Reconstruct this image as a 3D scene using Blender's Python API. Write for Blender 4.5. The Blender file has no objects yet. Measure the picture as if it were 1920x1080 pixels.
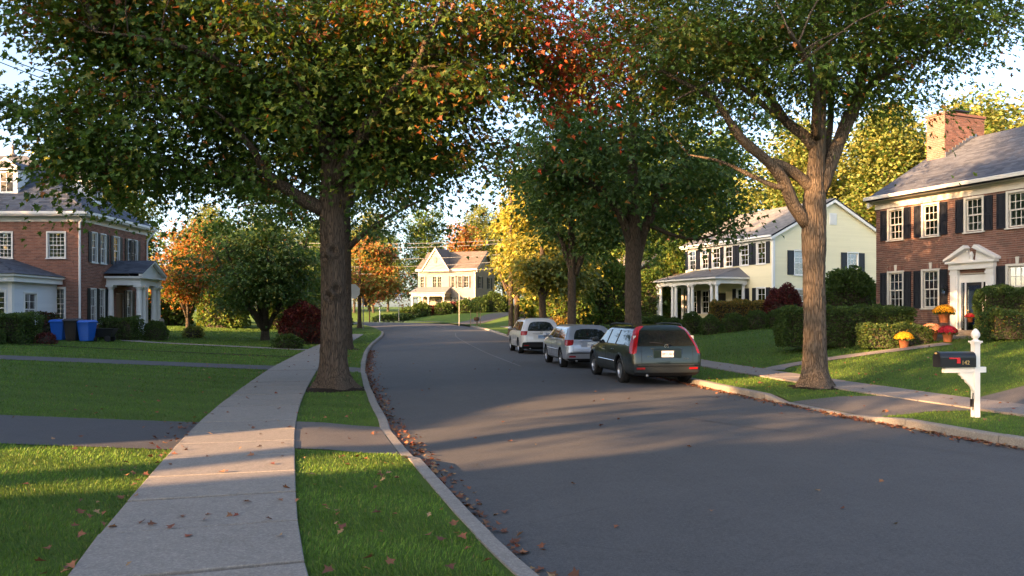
import bpy, bmesh, math, random
import numpy as np
from mathutils import Vector, Matrix
R = math.radians
random.seed(7); rng = np.random.default_rng(7)
scene = bpy.context.scene; C = scene.collection
# ------------------------------------------------------------------ camera, sky, sun, exposure
CH, F, HZ = 1.8, 1493.33, 590.0
cam = bpy.data.objects.new('camera', bpy.data.cameras.new('camera')); C.objects.link(cam)
cam.data.lens = 28.0; cam.data.sensor_width = 36.0; cam.data.shift_y = 50.0 / 1920.0
cam.data.clip_start = 0.05; cam.data.clip_end = 5000.0
cam.location = (0, 0, CH); cam.rotation_euler = (R(90), 0, 0)
scene.camera = cam
SUN_EL = 14.0; SUN_H = (0.80, 0.60)                      # horizontal direction in which the light travels
world = bpy.data.worlds.new('World'); scene.world = world; world.use_nodes = True
wn = world.node_tree; wn.nodes.clear()
sky = wn.nodes.new('ShaderNodeTexSky'); sky.sky_type = 'NISHITA'; sky.sun_disc = False
sky.sun_elevation = R(SUN_EL); sky.sun_rotation = math.atan2(-SUN_H[0], -SUN_H[1])
sky.air_density = 0.65; sky.dust_density = 2.6; sky.ozone_density = 0.2
bg = wn.nodes.new('ShaderNodeBackground'); bg.inputs[1].default_value = 0.108
wo = wn.nodes.new('ShaderNodeOutputWorld')
wn.links.new(sky.outputs[0], bg.inputs[0]); wn.links.new(bg.outputs[0], wo.inputs[0])
sl = bpy.data.lights.new('sun', 'SUN'); sl.energy = 5.0; sl.angle = R(0.5); sl.color = (1.0, 0.57, 0.26)
sun = bpy.data.objects.new('sun', sl); C.objects.link(sun)
te = math.tan(R(SUN_EL))
sun.rotation_euler = Vector((SUN_H[0], SUN_H[1], -te)).to_track_quat('-Z', 'Y').to_euler()
sun.location = (-60, -60, 40)
vs = scene.view_settings; vs.view_transform = 'Standard'; vs.look = 'None'; vs.exposure = 2.65; vs.gamma = 1.0
vs.use_curve_mapping = False

# ------------------------------------------------------------------ helpers
def P(x, y, d):                                            # a spot of the place: bearing, elevation, distance from where the viewer stands
    return Vector(((x - 960) / F * d, d, CH + (HZ - y) / F * d))

def tag(o, label=None, cat=None, group=None, kind=None):
    if label: o['label'] = label
    if cat: o['category'] = cat
    if group: o['group'] = group
    if kind: o['kind'] = kind
    return o

def link(name, data, parent=None, mw=None):
    o = bpy.data.objects.new(name, data); C.objects.link(o)
    if parent is not None: o.parent = parent
    if mw is not None: o.matrix_local = mw
    return o

def empty(name, loc, rz=0.0):
    o = link(name, None); o.location = loc; o.rotation_euler = (0, 0, rz); o.empty_display_size = 0.2
    return o

def copy_tree(o, parent=None):
    c = o.copy(); C.objects.link(c)
    if parent is not None: c.parent = parent
    for ch in list(o.children): copy_tree(ch, c)
    return c

class MB:
    """collects shapes; build() links them as one mesh object"""
    def __init__(s): s.v = []; s.f = []; s.mi = []; s.cur = 0
    def add(s, vs, fs):
        n = len(s.v); s.v += [tuple(v) for v in vs]; s.f += [tuple(i + n for i in f) for f in fs]; s.mi += [s.cur] * len(fs)
        return s
    def box(s, a, b, M=None):
        x0, y0, z0 = a; x1, y1, z1 = b
        vs = [(x0,y0,z0),(x1,y0,z0),(x1,y1,z0),(x0,y1,z0),(x0,y0,z1),(x1,y0,z1),(x1,y1,z1),(x0,y1,z1)]
        if M is not None: vs = [M @ Vector(v) for v in vs]
        return s.add(vs, [(3,2,1,0),(4,5,6,7),(0,1,5,4),(1,2,6,5),(2,3,7,6),(3,0,4,7)])
    def cbox(s, c, d, M=None):
        return s.box([c[i] - d[i] / 2 for i in range(3)], [c[i] + d[i] / 2 for i in range(3)], M)
    def prism(s, poly, z0, z1, M=None):                     # poly in xy, extruded in z
        n = len(poly); vs = [(p[0], p[1], z0) for p in poly] + [(p[0], p[1], z1) for p in poly]
        if M is not None: vs = [M @ Vector(v) for v in vs]
        return s.add(vs, [tuple(range(n))[::-1], tuple(range(n, 2 * n))] + [(i, (i + 1) % n, n + (i + 1) % n, n + i) for i in range(n)])
    def lathe(s, prof, n=16, c=(0, 0, 0), M=None, cap=True):      # prof: (r, z)
        vs = []; fs = []
        for r, z in prof:
            for k in range(n):
                a = 2 * math.pi * k / n; vs.append(Vector((c[0] + r * math.cos(a), c[1] + r * math.sin(a), c[2] + z)))
        for j in range(len(prof) - 1):
            for k in range(n):
                k2 = (k + 1) % n; fs.append((j * n + k, j * n + k2, (j + 1) * n + k2, (j + 1) * n + k))
        if cap: fs.append(tuple(range(n))[::-1]); fs.append(tuple(range((len(prof) - 1) * n, len(prof) * n)))
        if M is not None: vs = [M @ v for v in vs]
        return s.add(vs, fs)
    def tube(s, pts, rad, n=8, cap=True):
        pts = [Vector(p) for p in pts]; m = len(pts)
        if not hasattr(rad, '__len__'): rad = [rad] * m
        t = (pts[1] - pts[0]).normalized()
        a = t.cross(Vector((0, 0, 1)));  a = a if a.length > 1e-3 else t.cross(Vector((0, 1, 0)))
        a.normalize(); vs = []; fs = []
        for i in range(m):
            if i == 0: t = pts[1] - pts[0]
            elif i == m - 1: t = pts[-1] - pts[-2]
            else: t = pts[i + 1] - pts[i - 1]
            t = t.normalized(); a = (a - t * a.dot(t)).normalized(); b = t.cross(a)
            for k in range(n):
                w = 2 * math.pi * k / n; vs.append(pts[i] + (a * math.cos(w) + b * math.sin(w)) * rad[i])
        for i in range(m - 1):
            for k in range(n):
                k2 = (k + 1) % n; fs.append((i * n + k, i * n + k2, (i + 1) * n + k2, (i + 1) * n + k))
        if cap: fs.append(tuple(range(n))[::-1]); fs.append(tuple(range((m - 1) * n, m * n)))
        return s.add(vs, fs)
    def mesh(s, name, mats, smooth=False):
        me = bpy.data.meshes.new(name); me.from_pydata(s.v, [], s.f)
        for m in (mats if isinstance(mats, (list, tuple)) else [mats]): me.materials.append(m)
        if any(s.mi): me.polygons.foreach_set('material_index', s.mi)
        if smooth: me.polygons.foreach_set('use_smooth', [True] * len(me.polygons))
        me.update(); return me
    def build(s, name, mats, parent=None, smooth=False, mw=None):
        return link(name, s.mesh(name, mats, smooth), parent, mw)

def np_mesh(name, V, loops, sizes, mats, col=None, smooth=False):
    """big meshes from numpy arrays; col is one colour per face"""
    me = bpy.data.meshes.new(name); nl = len(loops); nf = len(sizes)
    me.vertices.add(len(V)); me.vertices.foreach_set('co', np.ascontiguousarray(V, np.float32).ravel())
    me.loops.add(nl); me.loops.foreach_set('vertex_index', np.ascontiguousarray(loops, np.int32))
    me.polygons.add(nf); st = np.concatenate([[0], np.cumsum(sizes)[:-1]]).astype(np.int32)
    me.polygons.foreach_set('loop_start', st); me.polygons.foreach_set('loop_total', np.ascontiguousarray(sizes, np.int32))
    if smooth: me.polygons.foreach_set('use_smooth', np.ones(nf, bool))
    for m in (mats if isinstance(mats, (list, tuple)) else [mats]): me.materials.append(m)
    if col is not None:
        at = me.attributes.new('col', 'FLOAT_COLOR', 'FACE')
        c4 = np.ones((nf, 4), np.float32); c4[:, :3] = col; at.data.foreach_set('color', c4.ravel())
    me.update(calc_edges=True); return me

def catmull(pts, step):
    pts = [np.array(p, float) for p in pts]; pts = [2 * pts[0] - pts[1]] + pts + [2 * pts[-1] - pts[-2]]; out = []
    for i in range(1, len(pts) - 2):
        p0, p1, p2, p3 = pts[i - 1:i + 3]; n = max(2, int(np.linalg.norm(p2 - p1) / step))
        for k in range(n):
            t = k / n
            out.append(.5 * ((2 * p1) + (-p0 + p2) * t + (2 * p0 - 5 * p1 + 4 * p2 - p3) * t * t + (-p0 + 3 * p1 - 3 * p2 + p3) * t ** 3))
    out.append(pts[-2]); return np.array(out)
def smooth01(t): t = np.clip(t, 0, 1); return t * t * (3 - 2 * t)

# ------------------------------------------------------------------ materials
class NT:
    def __init__(s, name):
        s.m = bpy.data.materials.new(name); s.m.use_nodes = True; s.t = s.m.node_tree; s.n = s.t.nodes
        s.p = s.n['Principled BSDF']; s.out = s.n['Material Output']; s._c = None
    def node(s, ty, **kw):
        nd = s.n.new(ty)
        for k, v in kw.items(): setattr(nd, k, v)
        return nd
    def link(s, a, b): s.t.links.new(a, b)
    def co(s, scale=(1, 1, 1), rot=(0, 0, 0)):
        if s._c is None: s._c = s.node('ShaderNodeTexCoord').outputs['Object']
        if tuple(scale) == (1, 1, 1) and tuple(rot) == (0, 0, 0): return s._c
        mp = s.node('ShaderNodeMapping'); mp.inputs['Scale'].default_value = scale; mp.inputs['Rotation'].default_value = rot
        s.link(s._c, mp.inputs[0]); return mp.outputs[0]
    def noise(s, scale, detail=4, rough=.55, co=None, dist=0):
        t = s.node('ShaderNodeTexNoise'); t.inputs['Scale'].default_value = scale; t.inputs['Detail'].default_value = detail
        t.inputs['Roughness'].default_value = rough; t.inputs['Distortion'].default_value = dist
        s.link(co if co is not None else s.co(), t.inputs['Vector']); return t.outputs['Fac']
    def voro(s, scale, feature='F1', co=None, out='Distance'):
        t = s.node('ShaderNodeTexVoronoi', feature=feature); t.inputs['Scale'].default_value = scale
        s.link(co if co is not None else s.co(), t.inputs['Vector']); return t.outputs[out]
    def island(s): return s.node('ShaderNodeNewGeometry').outputs['Random Per Island']
    def orand(s): return s.node('ShaderNodeObjectInfo').outputs['Random']
    def ramp(s, fac, stops):
        r = s.node('ShaderNodeValToRGB'); e = r.color_ramp.elements
        while len(e) < len(stops): e.new(.5)
        for i, (p, c) in enumerate(stops): e[i].position = p; e[i].color = (*c, 1) if len(c) == 3 else c
        s.link(fac, r.inputs[0]); return r.outputs[0]
    def mix(s, fac, a, b, mode='MIX'):
        m = s.node('ShaderNodeMix', data_type='RGBA', blend_type=mode)
        for inp, v in ((m.inputs[0], fac), (m.inputs[6], a), (m.inputs[7], b)):
            if isinstance(v, (int, float)): inp.default_value = v
            elif isinstance(v, (tuple, list)): inp.default_value = (*v, 1) if len(v) == 3 else v
            else: s.link(v, inp)
        return m.outputs[2]
    def math(s, op, a, b=0.0):
        m = s.node('ShaderNodeMath', operation=op)
        for inp, v in ((m.inputs[0], a), (m.inputs[1], b)):
            if isinstance(v, (int, float)): inp.default_value = v
            else: s.link(v, inp)
        return m.outputs[0]
    def bump(s, h, strength=.3, dist=.02, nrm=None):
        b = s.node('ShaderNodeBump'); b.inputs['Strength'].default_value = strength; b.inputs['Distance'].default_value = dist
        s.link(h, b.inputs['Height'])
        if nrm is not None: s.link(nrm, b.inputs['Normal'])
        s.link(b.outputs[0], s.p.inputs['Normal']); return b.outputs[0]
    def col(s, c):
        if isinstance(c, (tuple, list)): s.p.inputs['Base Color'].default_value = (*c, 1)
        else: s.link(c, s.p.inputs['Base Color'])
        return s
    def set(s, rough=None, spec=None, metal=None, coat=None):
        if rough is not None:
            if isinstance(rough, (int, float)): s.p.inputs['Roughness'].default_value = rough
            else: s.link(rough, s.p.inputs['Roughness'])
        if spec is not None: s.p.inputs['Specular IOR Level'].default_value = spec
        if metal is not None: s.p.inputs['Metallic'].default_value = metal
        if coat is not None: s.p.inputs['Coat Weight'].default_value = coat; s.p.inputs['Coat Roughness'].default_value = .03
        return s
def plain(name, c, rough=.6, spec=.4, metal=0, var=.12, scale=9., bump=0.):
    t = NT(name); n = t.noise(scale, 5)
    t.col(t.mix(n, tuple(x * (1 - var) for x in c), tuple(min(1, x * (1 + var)) for x in c))); t.set(rough, spec, metal)
    if bump: t.bump(t.noise(scale * 6, 5), bump, .01)
    return t.m
def m_asphalt(name, base, warm=0.):
    t = NT(name); big = t.noise(.35, 4); mid = t.noise(3.5, 4); fine = t.noise(160, 3, .7); sp = t.voro(120, out='Color')
    c = t.mix(big, tuple(x * .88 for x in base), tuple(x * 1.16 for x in base))
    c = t.mix(t.math('MULTIPLY', mid, .45), c, tuple(x * .7 for x in base))
    c = t.mix(t.ramp(t.noise(1.1, 5, .65), [(.45, (0, 0, 0)), (.72, (.55, .55, .55))]), c, tuple(x * 1.45 for x in base)); c = t.mix(t.ramp(t.noise(9, 4, .7), [(.5, (0, 0, 0)), (.75, (.6, .6, .6))]), c, tuple(x * .6 for x in base))
    c = t.mix(t.ramp(t.noise(.9, 5, .7, t.co((1, .12, 1), (0, 0, .2))), [(.52, (0, 0, 0)), (.7, (.5, .5, .5))]), c, tuple(x * .72 for x in base))
    c = t.mix(t.ramp(t.noise(38, 3, .7), [(.42, (0, 0, 0)), (.72, (.75, .75, .75))]), c, tuple(x * 1.75 for x in base)); c = t.mix(t.ramp(t.noise(75, 2, .7), [(.5, (0, 0, 0)), (.75, (.7, .7, .7))]), c, tuple(x * .45 for x in base))
    c = t.mix(t.ramp(fine, [(.5, (0, 0, 0)), (.78, (1, 1, 1))]), c, tuple(x * 2.4 for x in base))
    cr = t.voro(.55, 'DISTANCE_TO_EDGE', t.mix(.16, t.co(), t.node('ShaderNodeTexNoise').outputs['Color']))
    msk = t.math('MULTIPLY', t.ramp(cr, [(0, (1, 1, 1)), (.006, (0, 0, 0))]), t.ramp(t.noise(.22, 3), [(.52, (0, 0, 0)), (.62, (1, 1, 1))]))
    t.col(t.mix(t.math('MULTIPLY', msk, .55), c, tuple(x * .4 for x in base))); t.set(.82, .35)
    t.bump(t.mix(.3, fine, sp), .35, .006); return t.m
def m_concrete(name, base):
    t = NT(name); big = t.noise(.8, 5); mid = t.noise(7, 6, .65); fine = t.noise(140, 3, .7)
    r = t.orand()
    c = t.mix(big, tuple(x * .82 for x in base), tuple(x * 1.15 for x in base))
    c = t.mix(t.math('MULTIPLY', r, .3), c, tuple(x * .72 for x in base))
    c = t.mix(t.ramp(mid, [(.45, (0, 0, 0)), (.8, (.7, .7, .7))]), c, tuple(x * .6 for x in base))
    c = t.mix(t.ramp(fine, [(.55, (0, 0, 0)), (.8, (.6, .6, .6))]), c, tuple(x * .5 for x in base))
    c = t.mix(t.ramp(t.noise(42, 3, .75), [(.45, (0, 0, 0)), (.75, (.8, .8, .8))]), c, tuple(x * 1.5 for x in base)); c = t.mix(t.ramp(t.noise(60, 3, .75, dist=1.), [(.52, (0, 0, 0)), (.75, (.8, .8, .8))]), c, tuple(x * .45 for x in base))
    t.col(c).set(.9, .25); t.bump(t.mix(.5, fine, mid), .3, .008); return t.m
def m_grass_soil():
    t = NT('lawn_soil'); big = t.noise(.25, 4); mid = t.noise(4, 5); fine = t.noise(60, 4, .75)
    c = t.mix(big, (.06, .105, .02), (.085, .14, .028)); c = t.mix(t.math('MULTIPLY', mid, .5), c, (.05, .08, .02))
    c = t.mix(t.ramp(fine, [(.4, (0, 0, 0)), (.75, (1, 1, 1))]), c, (.11, .175, .04))
    t.col(c).set(.95, .1); t.bump(fine, .8, .05); return t.m
def m_leaf(name, trans=.38, gloss=.5):
    t = NT(name); at = t.node('ShaderNodeAttribute', attribute_name='col').outputs['Color']
    t.col(at).set(gloss, .28); tr = t.node('ShaderNodeBsdfTranslucent')
    t.link(t.mix(1.0, at, (1.25, 1.15, .5), 'MULTIPLY'), tr.inputs[0])
    mx = t.node('ShaderNodeMixShader'); mx.inputs[0].default_value = trans
    t.link(t.p.outputs[0], mx.inputs[1]); t.link(tr.outputs[0], mx.inputs[2]); t.link(mx.outputs[0], t.out.inputs[0]); return t.m
def m_bark(name, a, b, sc=1.0):
    t = NT(name); co = t.co((1, 1, .11)); n1 = t.noise(22 * sc, 6, .65, co, .8); v = t.voro(34 * sc, 'DISTANCE_TO_EDGE', co)
    h = t.mix(.5, n1, t.ramp(v, [(0, (0, 0, 0)), (.18, (1, 1, 1))]))
    h2 = t.ramp(h, [(.2, (0, 0, 0)), (.8, (1, 1, 1))]); c = t.mix(h2, tuple(x * .8 for x in a), tuple(x * 1.05 for x in b)); c = t.mix(t.math('MULTIPLY', t.noise(2.2, 4), .3), c, (.12, .115, .09)); t.col(c).set(.95, .12)
    t.bump(h2, .8, .035); return t.m
def m_brick(name, stops, sc=30):
    t = NT(name); i = t.island(); c = t.ramp(i, stops); c = t.mix(t.math('MULTIPLY', t.noise(1.1, 4), .35), c, tuple(x * .6 for x in stops[0][1]))
    c = t.mix(t.math('MULTIPLY', t.noise(60, 4, .7), .3), c, (.5, .36, .28)); t.col(c).set(.92, .2); t.bump(t.noise(90, 4, .7), .3, .006); return t.m
def m_island(name, a, b, rough=.85, extra=None, spec=.25):
    t = NT(name); c = t.mix(t.island(), a, b); c = t.mix(t.math('MULTIPLY', t.noise(.9, 5), .35), c, extra or tuple(x * .6 for x in a))
    c = t.mix(t.math('MULTIPLY', t.noise(70, 3, .7), .25), c, tuple(x * 1.7 for x in b)); t.col(c).set(rough, spec); t.bump(t.noise(120, 3, .7), .25, .006); return t.m
def m_glass(name, tint=(.75, .8, .8), refl=.10):
    t = NT(name); t.n.remove(t.p); tr = t.node('ShaderNodeBsdfTransparent'); tr.inputs[0].default_value = (*tint, 1)
    gl = t.node('ShaderNodeBsdfGlossy'); gl.inputs['Roughness'].default_value = .03; gl.inputs[0].default_value = (.9, .93, 1, 1)
    fr = t.node('ShaderNodeFresnel'); fr.inputs[0].default_value = 1.55; mx = t.node('ShaderNodeMixShader')
    t.link(t.math('MINIMUM', t.math('ADD', t.math('MULTIPLY', fr.outputs[0], 1.6), refl), 1.0), mx.inputs[0])
    t.link(tr.outputs[0], mx.inputs[1]); t.link(gl.outputs[0], mx.inputs[2]); t.link(mx.outputs[0], t.out.inputs[0]); return t.m
MT = dict(
    road=m_asphalt('road_asphalt', (.056, .055, .055)), drive=m_asphalt('driveway_asphalt', (.045, .044, .047)), drive2=m_asphalt('worn_driveway', (.085, .078, .072)),
    conc=m_concrete('sidewalk_concrete', (.215, .198, .178)), kerb=m_concrete('kerb_concrete', (.215, .198, .178)), walk=m_concrete('path_concrete', (.22, .195, .175)),
    soil=m_grass_soil(), grass=m_leaf('grass_blades', .3, .6), leaf=m_leaf('tree_leaves'), litter=m_leaf('dry_leaves', .12, .7),
    bark=m_bark('maple_bark', (.052, .035, .025), (.150, .104, .074)), bark2=m_bark('oak_bark', (.075, .055, .040), (.185, .138, .102)), barkd=m_bark('dark_bark', (.03, .024, .018), (.10, .078, .058), 1.3),
    mulch=plain('mulch', (.026, .018, .012), .95, .1, 0, .5, 30, .8),
    brick=m_brick('red_brick', [(0, (.085, .036, .030)), (.3, (.145, .053, .041)), (.7, (.195, .075, .056)), (1, (.25, .115, .088))]),
    brickl=m_brick('orange_red_brick', [(0, (.13, .045, .032)), (.3, (.21, .070, .047)), (.7, (.27, .098, .064)), (1, (.33, .145, .10))]),
    mortar=plain('mortar', (.40, .36, .31), .95, .1, 0, .15, 20, .3),
    slate=m_island('slate_shingle', (.040, .045, .060), (.105, .115, .14)), slate2=m_island('grey_shingle', (.10, .098, .10), (.19, .185, .185)), slate3=m_island('tan_shingle', (.085, .068, .056), (.15, .12, .10)),
    under=plain('roof_felt', (.03, .03, .034), .95, .1),
    white=plain('white_paint', (.74, .73, .70), .5, .35, 0, .06, 5, .1), ivory=plain('ivory_trim', (.40, .37, .32), .6, .3, 0, .07, 5, .1), cream=plain('cream_trim', (.66, .62, .54), .55, .3, 0, .07, 5, .1),
    siding=m_island('cream_clapboard', (.70, .63, .42), (.76, .69, .47), .6, (.58, .52, .35)), siding2=m_island('beige_clapboard', (.245, .205, .155), (.27, .225, .172), .65, (.205, .17, .125)), sidingw=m_island('pale_blue_white_boards', (.58, .60, .63), (.66, .68, .70), .6, (.5, .52, .55)),
    shutter=plain('black_shutter', (.013, .015, .022), .45, .4, 0, .25, 6), shutterg=plain('green_black_shutter', (.012, .022, .022), .45, .4, 0, .25, 6),
    glass=m_glass('window_glass', refl=.15), curtain=plain('net_curtain', (.55, .54, .50), .9, .1, 0, .25, 4), dark=plain('dark_interior', (.02, .018, .016), .9, .1),
    door=plain('black_door', (.018, .018, .02), .35, .5), doorw=plain('brown_door', (.13, .07, .035), .5, .4),
    stone=m_concrete('step_stone', (.26, .22, .18)), rock=m_concrete('garden_stone', (.2, .17, .15)), terra=plain('terracotta', (.36, .125, .055), .8, .2, 0, .18, 12, .2),
    metal=plain('dark_metal', (.03, .03, .034), .4, .5, .6), steel=plain('galvanised_steel', (.22, .225, .23), .45, .5, .8), alu=plain('sign_back', (.55, .56, .57), .5, .4, .3),
    bin=plain('blue_plastic', (.012, .10, .46), .4, .4), binb=plain('black_plastic', (.014, .015, .018), .45, .4), wood=plain('stake_wood', (.28, .2, .12), .85, .2, 0, .25, 14, .4), pole=plain('weathered_pole', (.11, .06, .035), .9, .15, 0, .3, 14, .4),
    wire=plain('cable', (.03, .03, .03), .6, .3), wirel=plain('pale_cable', (.30, .29, .27), .6, .3),
    red=plain('red_enamel', (.55, .02, .025), .35, .5), gold=plain('gold_numeral', (.62, .42, .16), .4, .5, .5), blacke=plain('black_enamel', (.012, .013, .017), .28, .5, 0, .2, 4))

scene.render.engine = 'CYCLES'
try:
    cy = scene.cycles; cy.max_bounces = 4; cy.diffuse_bounces = 2; cy.glossy_bounces = 2; cy.transmission_bounces = 3; cy.transparent_max_bounces = 6; cy.caustics_reflective = False; cy.caustics_refractive = False
except Exception: pass
# ------------------------------------------------------------------ the lie of the land
INNER = catmull([(13, -30), (8.6, -18), (5.2, -9), (3.6, -4), (2.05, 0), (.95, 3), (.05, 5.5), (-.42, 7), (-.98, 9), (-1.42, 10.6), (-1.90, 12.4), (-2.86, 16.5), (-4.5, 24.4), (-5.5, 30), (-6.85, 38), (-8.0, 46), (-8.8, 53), (-9.4, 58), (-10.4, 64), (-12.5, 72), (-15.5, 80), (-20.5, 86), (-30, 91), (-60, 97)], .7)
OUTER = catmull([(21, -30), (16.2, -16), (12.2, -4), (10.2, 2), (8.35, 6.5), (7.0, 10.3), (6.25, 12.8), (5.75, 14.8), (4.75, 20), (3.35, 30), (2.0, 40), (.65, 50), (-.8, 60), (-2.6, 70), (-5.5, 80), (-10, 89), (-17.5, 95.5), (-30, 100), (-60, 106)], .7)
def zroad(Y): return .9 * smooth01((np.asarray(Y, float) - 40) / 55)
def xin(Y): return np.interp(Y, INNER[:, 1], INNER[:, 0])
def xout(Y): return np.interp(Y, OUTER[:, 1], OUTER[:, 0])
_pg = {}
def pdist(X, Y, L):
    if np.size(X) > 5000:                                    # many points: look the distance up on a fine grid
        if id(L) not in _pg:
            gx, gy = np.arange(-60, 60.01, .4), np.arange(0, 75.01, .4); GX, GY = np.meshgrid(gx, gy, indexing='ij'); _pg[id(L)] = pdist1(GX, GY, L).reshape(GX.shape), L
        G = _pg[id(L)][0]; u = np.clip((np.ravel(X) + 60) / .4, 0, G.shape[0] - 1.001); v = np.clip(np.ravel(Y) / .4, 0, G.shape[1] - 1.001); i = u.astype(int); j = v.astype(int); a = u - i; b = v - j
        return G[i, j] * (1 - a) * (1 - b) + G[i + 1, j] * a * (1 - b) + G[i, j + 1] * (1 - a) * b + G[i + 1, j + 1] * a * b
    return pdist1(X, Y, L)
def pdist1(X, Y, L):
    X = np.atleast_1d(np.asarray(X, float)).ravel(); Y = np.atleast_1d(np.asarray(Y, float)).ravel(); out = np.empty(len(X)); A = L[:-1]; D = L[1:] - A; dd = (D * D).sum(1)
    for i in range(0, len(X), 20000):
        q = np.stack([X[i:i + 20000], Y[i:i + 20000]], 1)[:, None, :] - A[None]
        t = np.clip((q * D).sum(2) / dd, 0, 1)[..., None]; out[i:i + 20000] = np.sqrt((((q - t * D)) ** 2).sum(2).min(1))
    return out
def side(X, Y):                                             # -1 left of the road, 0 on it, 1 right of or beyond it
    X = np.asarray(X, float); Y = np.asarray(Y, float)
    return np.where((X <= xin(Y)) & (Y < 97), -1, np.where((X >= xout(Y)) | (Y > 106), 1, 0))
def H(X, Y):
    shp = np.shape(X); X = np.atleast_1d(np.asarray(X, float)).ravel(); Y = np.atleast_1d(np.asarray(Y, float)).ravel()
    s = side(X, Y); o = np.where(s < 0, pdist(X, Y, INNER), pdist(X, Y, OUTER)); z = zroad(Y)
    zl = z + .12 + .04 * np.clip(o - 3, 0, 16) + .012 * np.clip(o - 19, 0, 80)
    zr_ = z + .12 + .14 * np.clip(o - 3.6, 0, 7) + .02 * np.clip(o - 10.6, 0, 100)
    for (y0, y1, sg, k) in ((9.95, 12.45, -1, 0.), (23.7, 26.3, -1, 0.), (13.6, 16.1, 1, .15)):      # lowered towards the road at driveway mouths
        yy = Y - k * np.clip(o, 0, 2.2); dip = .088 * (1 - smooth01((o - .1) / 1.25)) * (1 - smooth01(np.maximum(y0 - yy, yy - y1) / .45)) * (s == sg); zl = zl - dip; zr_ = zr_ - dip
    r = np.where(s < 0, zl, np.where(s > 0, zr_, z)); return r.reshape(shp) if shp else float(r[0])
def HV(x, y, dz=0.): return Vector((x, y, H(x, y) + dz))
def normals2(L, sgn):
    T = np.gradient(L, axis=0); T /= np.linalg.norm(T, axis=1)[:, None]; return np.stack([-T[:, 1], T[:, 0]], 1) * sgn
NI = normals2(INNER, 1.0); NO = normals2(OUTER, -1.0)         # pointing away from the road
def grid_mesh(name, V, nu, nv, mat, smooth=True):
    i, j = np.meshgrid(np.arange(nu - 1), np.arange(nv - 1), indexing='ij'); a = i * nv + j
    q = np.stack([a, a + 1, a + nv + 1, a + nv], -1).reshape(-1, 4)
    return np_mesh(name, V, q.ravel(), np.full(len(q), 4), mat, smooth=smooth)
def struct(o): o['kind'] = 'structure'; return o
# a sheet far wider than the view
g = MB(); n = 48; g.add([(0, 0, -.6)] + [(2500 * math.cos(2 * math.pi * k / n), 2500 * math.sin(2 * math.pi * k / n), -.6) for k in range(n)], [(0, k + 1, (k + 1) % n + 1) for k in range(n)])
struct(g.build('ground', MT['soil']))
# lawns left of the road
ys = np.concatenate([np.arange(-30, 60, .25), np.arange(60, 97.01, 1)]); of = np.array([.14, .5, 1, 1.5, 2, 2.5, 3, 3.6, 4.5, 6, 8, 10, 12.5, 15, 18, 22, 27, 34, 45, 65, 100, 200, 500])
YY = np.repeat(ys[:, None], len(of), 1); XX = xin(YY) - of[None]
V = np.stack([XX, YY, np.stack([H(XX[i], YY[i]) for i in range(len(ys))])], -1).reshape(-1, 3)
struct(link('lawn', grid_mesh('lawn', V, len(ys), len(of), MT['soil'])))
# lawns right of and beyond the road
of2 = np.array([.14, .5, 1, 1.5, 2, 2.5, 3, 3.6, 4.5, 6, 8, 10, 12.5, 15, 18, 22, 27, 34, 45, 65, 100, 200, 500])
XY = OUTER[::1, None, :] + NO[:, None, :] * of2[None, :, None]
zz = np.stack([zroad(OUTER[:, 1]) + .12 + .14 * np.clip(o - 3.6, 0, 7) + .02 * np.clip(o - 10.6, 0, 100) for o in of2], 1)
V = np.concatenate([XY, np.where(of2[None] < 3, np.stack([H(XY[i, :, 0], XY[i, :, 1]) for i in range(len(XY))]), np.maximum(zz, np.stack([H(XY[i, :, 0], XY[i, :, 1]) for i in range(len(XY))])))[..., None]], -1).reshape(-1, 3)
struct(link('lawn_across', grid_mesh('lawn_across', V, len(OUTER), len(of2), MT['soil'])))
# the road: strip between both edges
def resamp(L, n, k=1.0):
    s = np.concatenate([[0], np.cumsum(np.linalg.norm(np.diff(L, axis=0), axis=1))]); t = np.linspace(0, s[-1], n); return np.stack([np.interp(t, s, L[:, 0]), np.interp(t, s, L[:, 1])], 1)
A = resamp(INNER, 260); B = resamp(OUTER, 260); m = 11; tt = np.linspace(0, 1, m)
XY = A[:, None] * (1 - tt)[None, :, None] + B[:, None] * tt[None, :, None]
ZZ = zroad(XY[..., 1]) + .05 * (1 - (2 * tt - 1) ** 2)[None] - .0
road = struct(link('road', grid_mesh('road', np.concatenate([XY, ZZ[..., None]], -1).reshape(-1, 3), 260, m, MT['road'])))
def road_z(x, y):
    a, b = xin(y), xout(y); t = np.clip((x - a) / (b - a), 0, 1); return zroad(y) + .05 * (1 - (2 * t - 1) ** 2)
def ribbon(name, pts, w, mat, dz, zf, parent=None, wj=0.):
    pts = catmull(pts, .5); T = np.gradient(pts, axis=0); T /= np.linalg.norm(T, axis=1)[:, None]; N = np.stack([-T[:, 1], T[:, 0]], 1); V = []
    for p, n_ in zip(pts, N):
        ww = w * (1 + wj * (random.random() - .5))
        for s in (-1, 1):
            q = p + n_ * s * ww / 2; V.append((q[0], q[1], float(zf(q[0], q[1])) + dz))
    return link(name, grid_mesh(name, np.array(V), len(pts), 2, mat), parent)
MT['seam'] = plain('sealed_seam', (.15, .145, .14), .8, .2, 0, .3, 6); MT['tar'] = plain('tar_seam', (.022, .022, .024), .6, .3)
ribbon('road_seam', [(-4.4, 62), (-3.9, 56), (-2.75, 48), (-1.9, 42), (-1.1, 36), (-.25, 30.5), (.3, 27)], .07, MT['seam'], .004, road_z, road, .7)
ribbon('road_seam', [(2.9, 13.6), (3.8, 12.3), (4.9, 11.2), (5.7, 10.3), (6.9, 8.8)], .018, MT['tar'], .004, road_z, road, .9)
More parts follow.
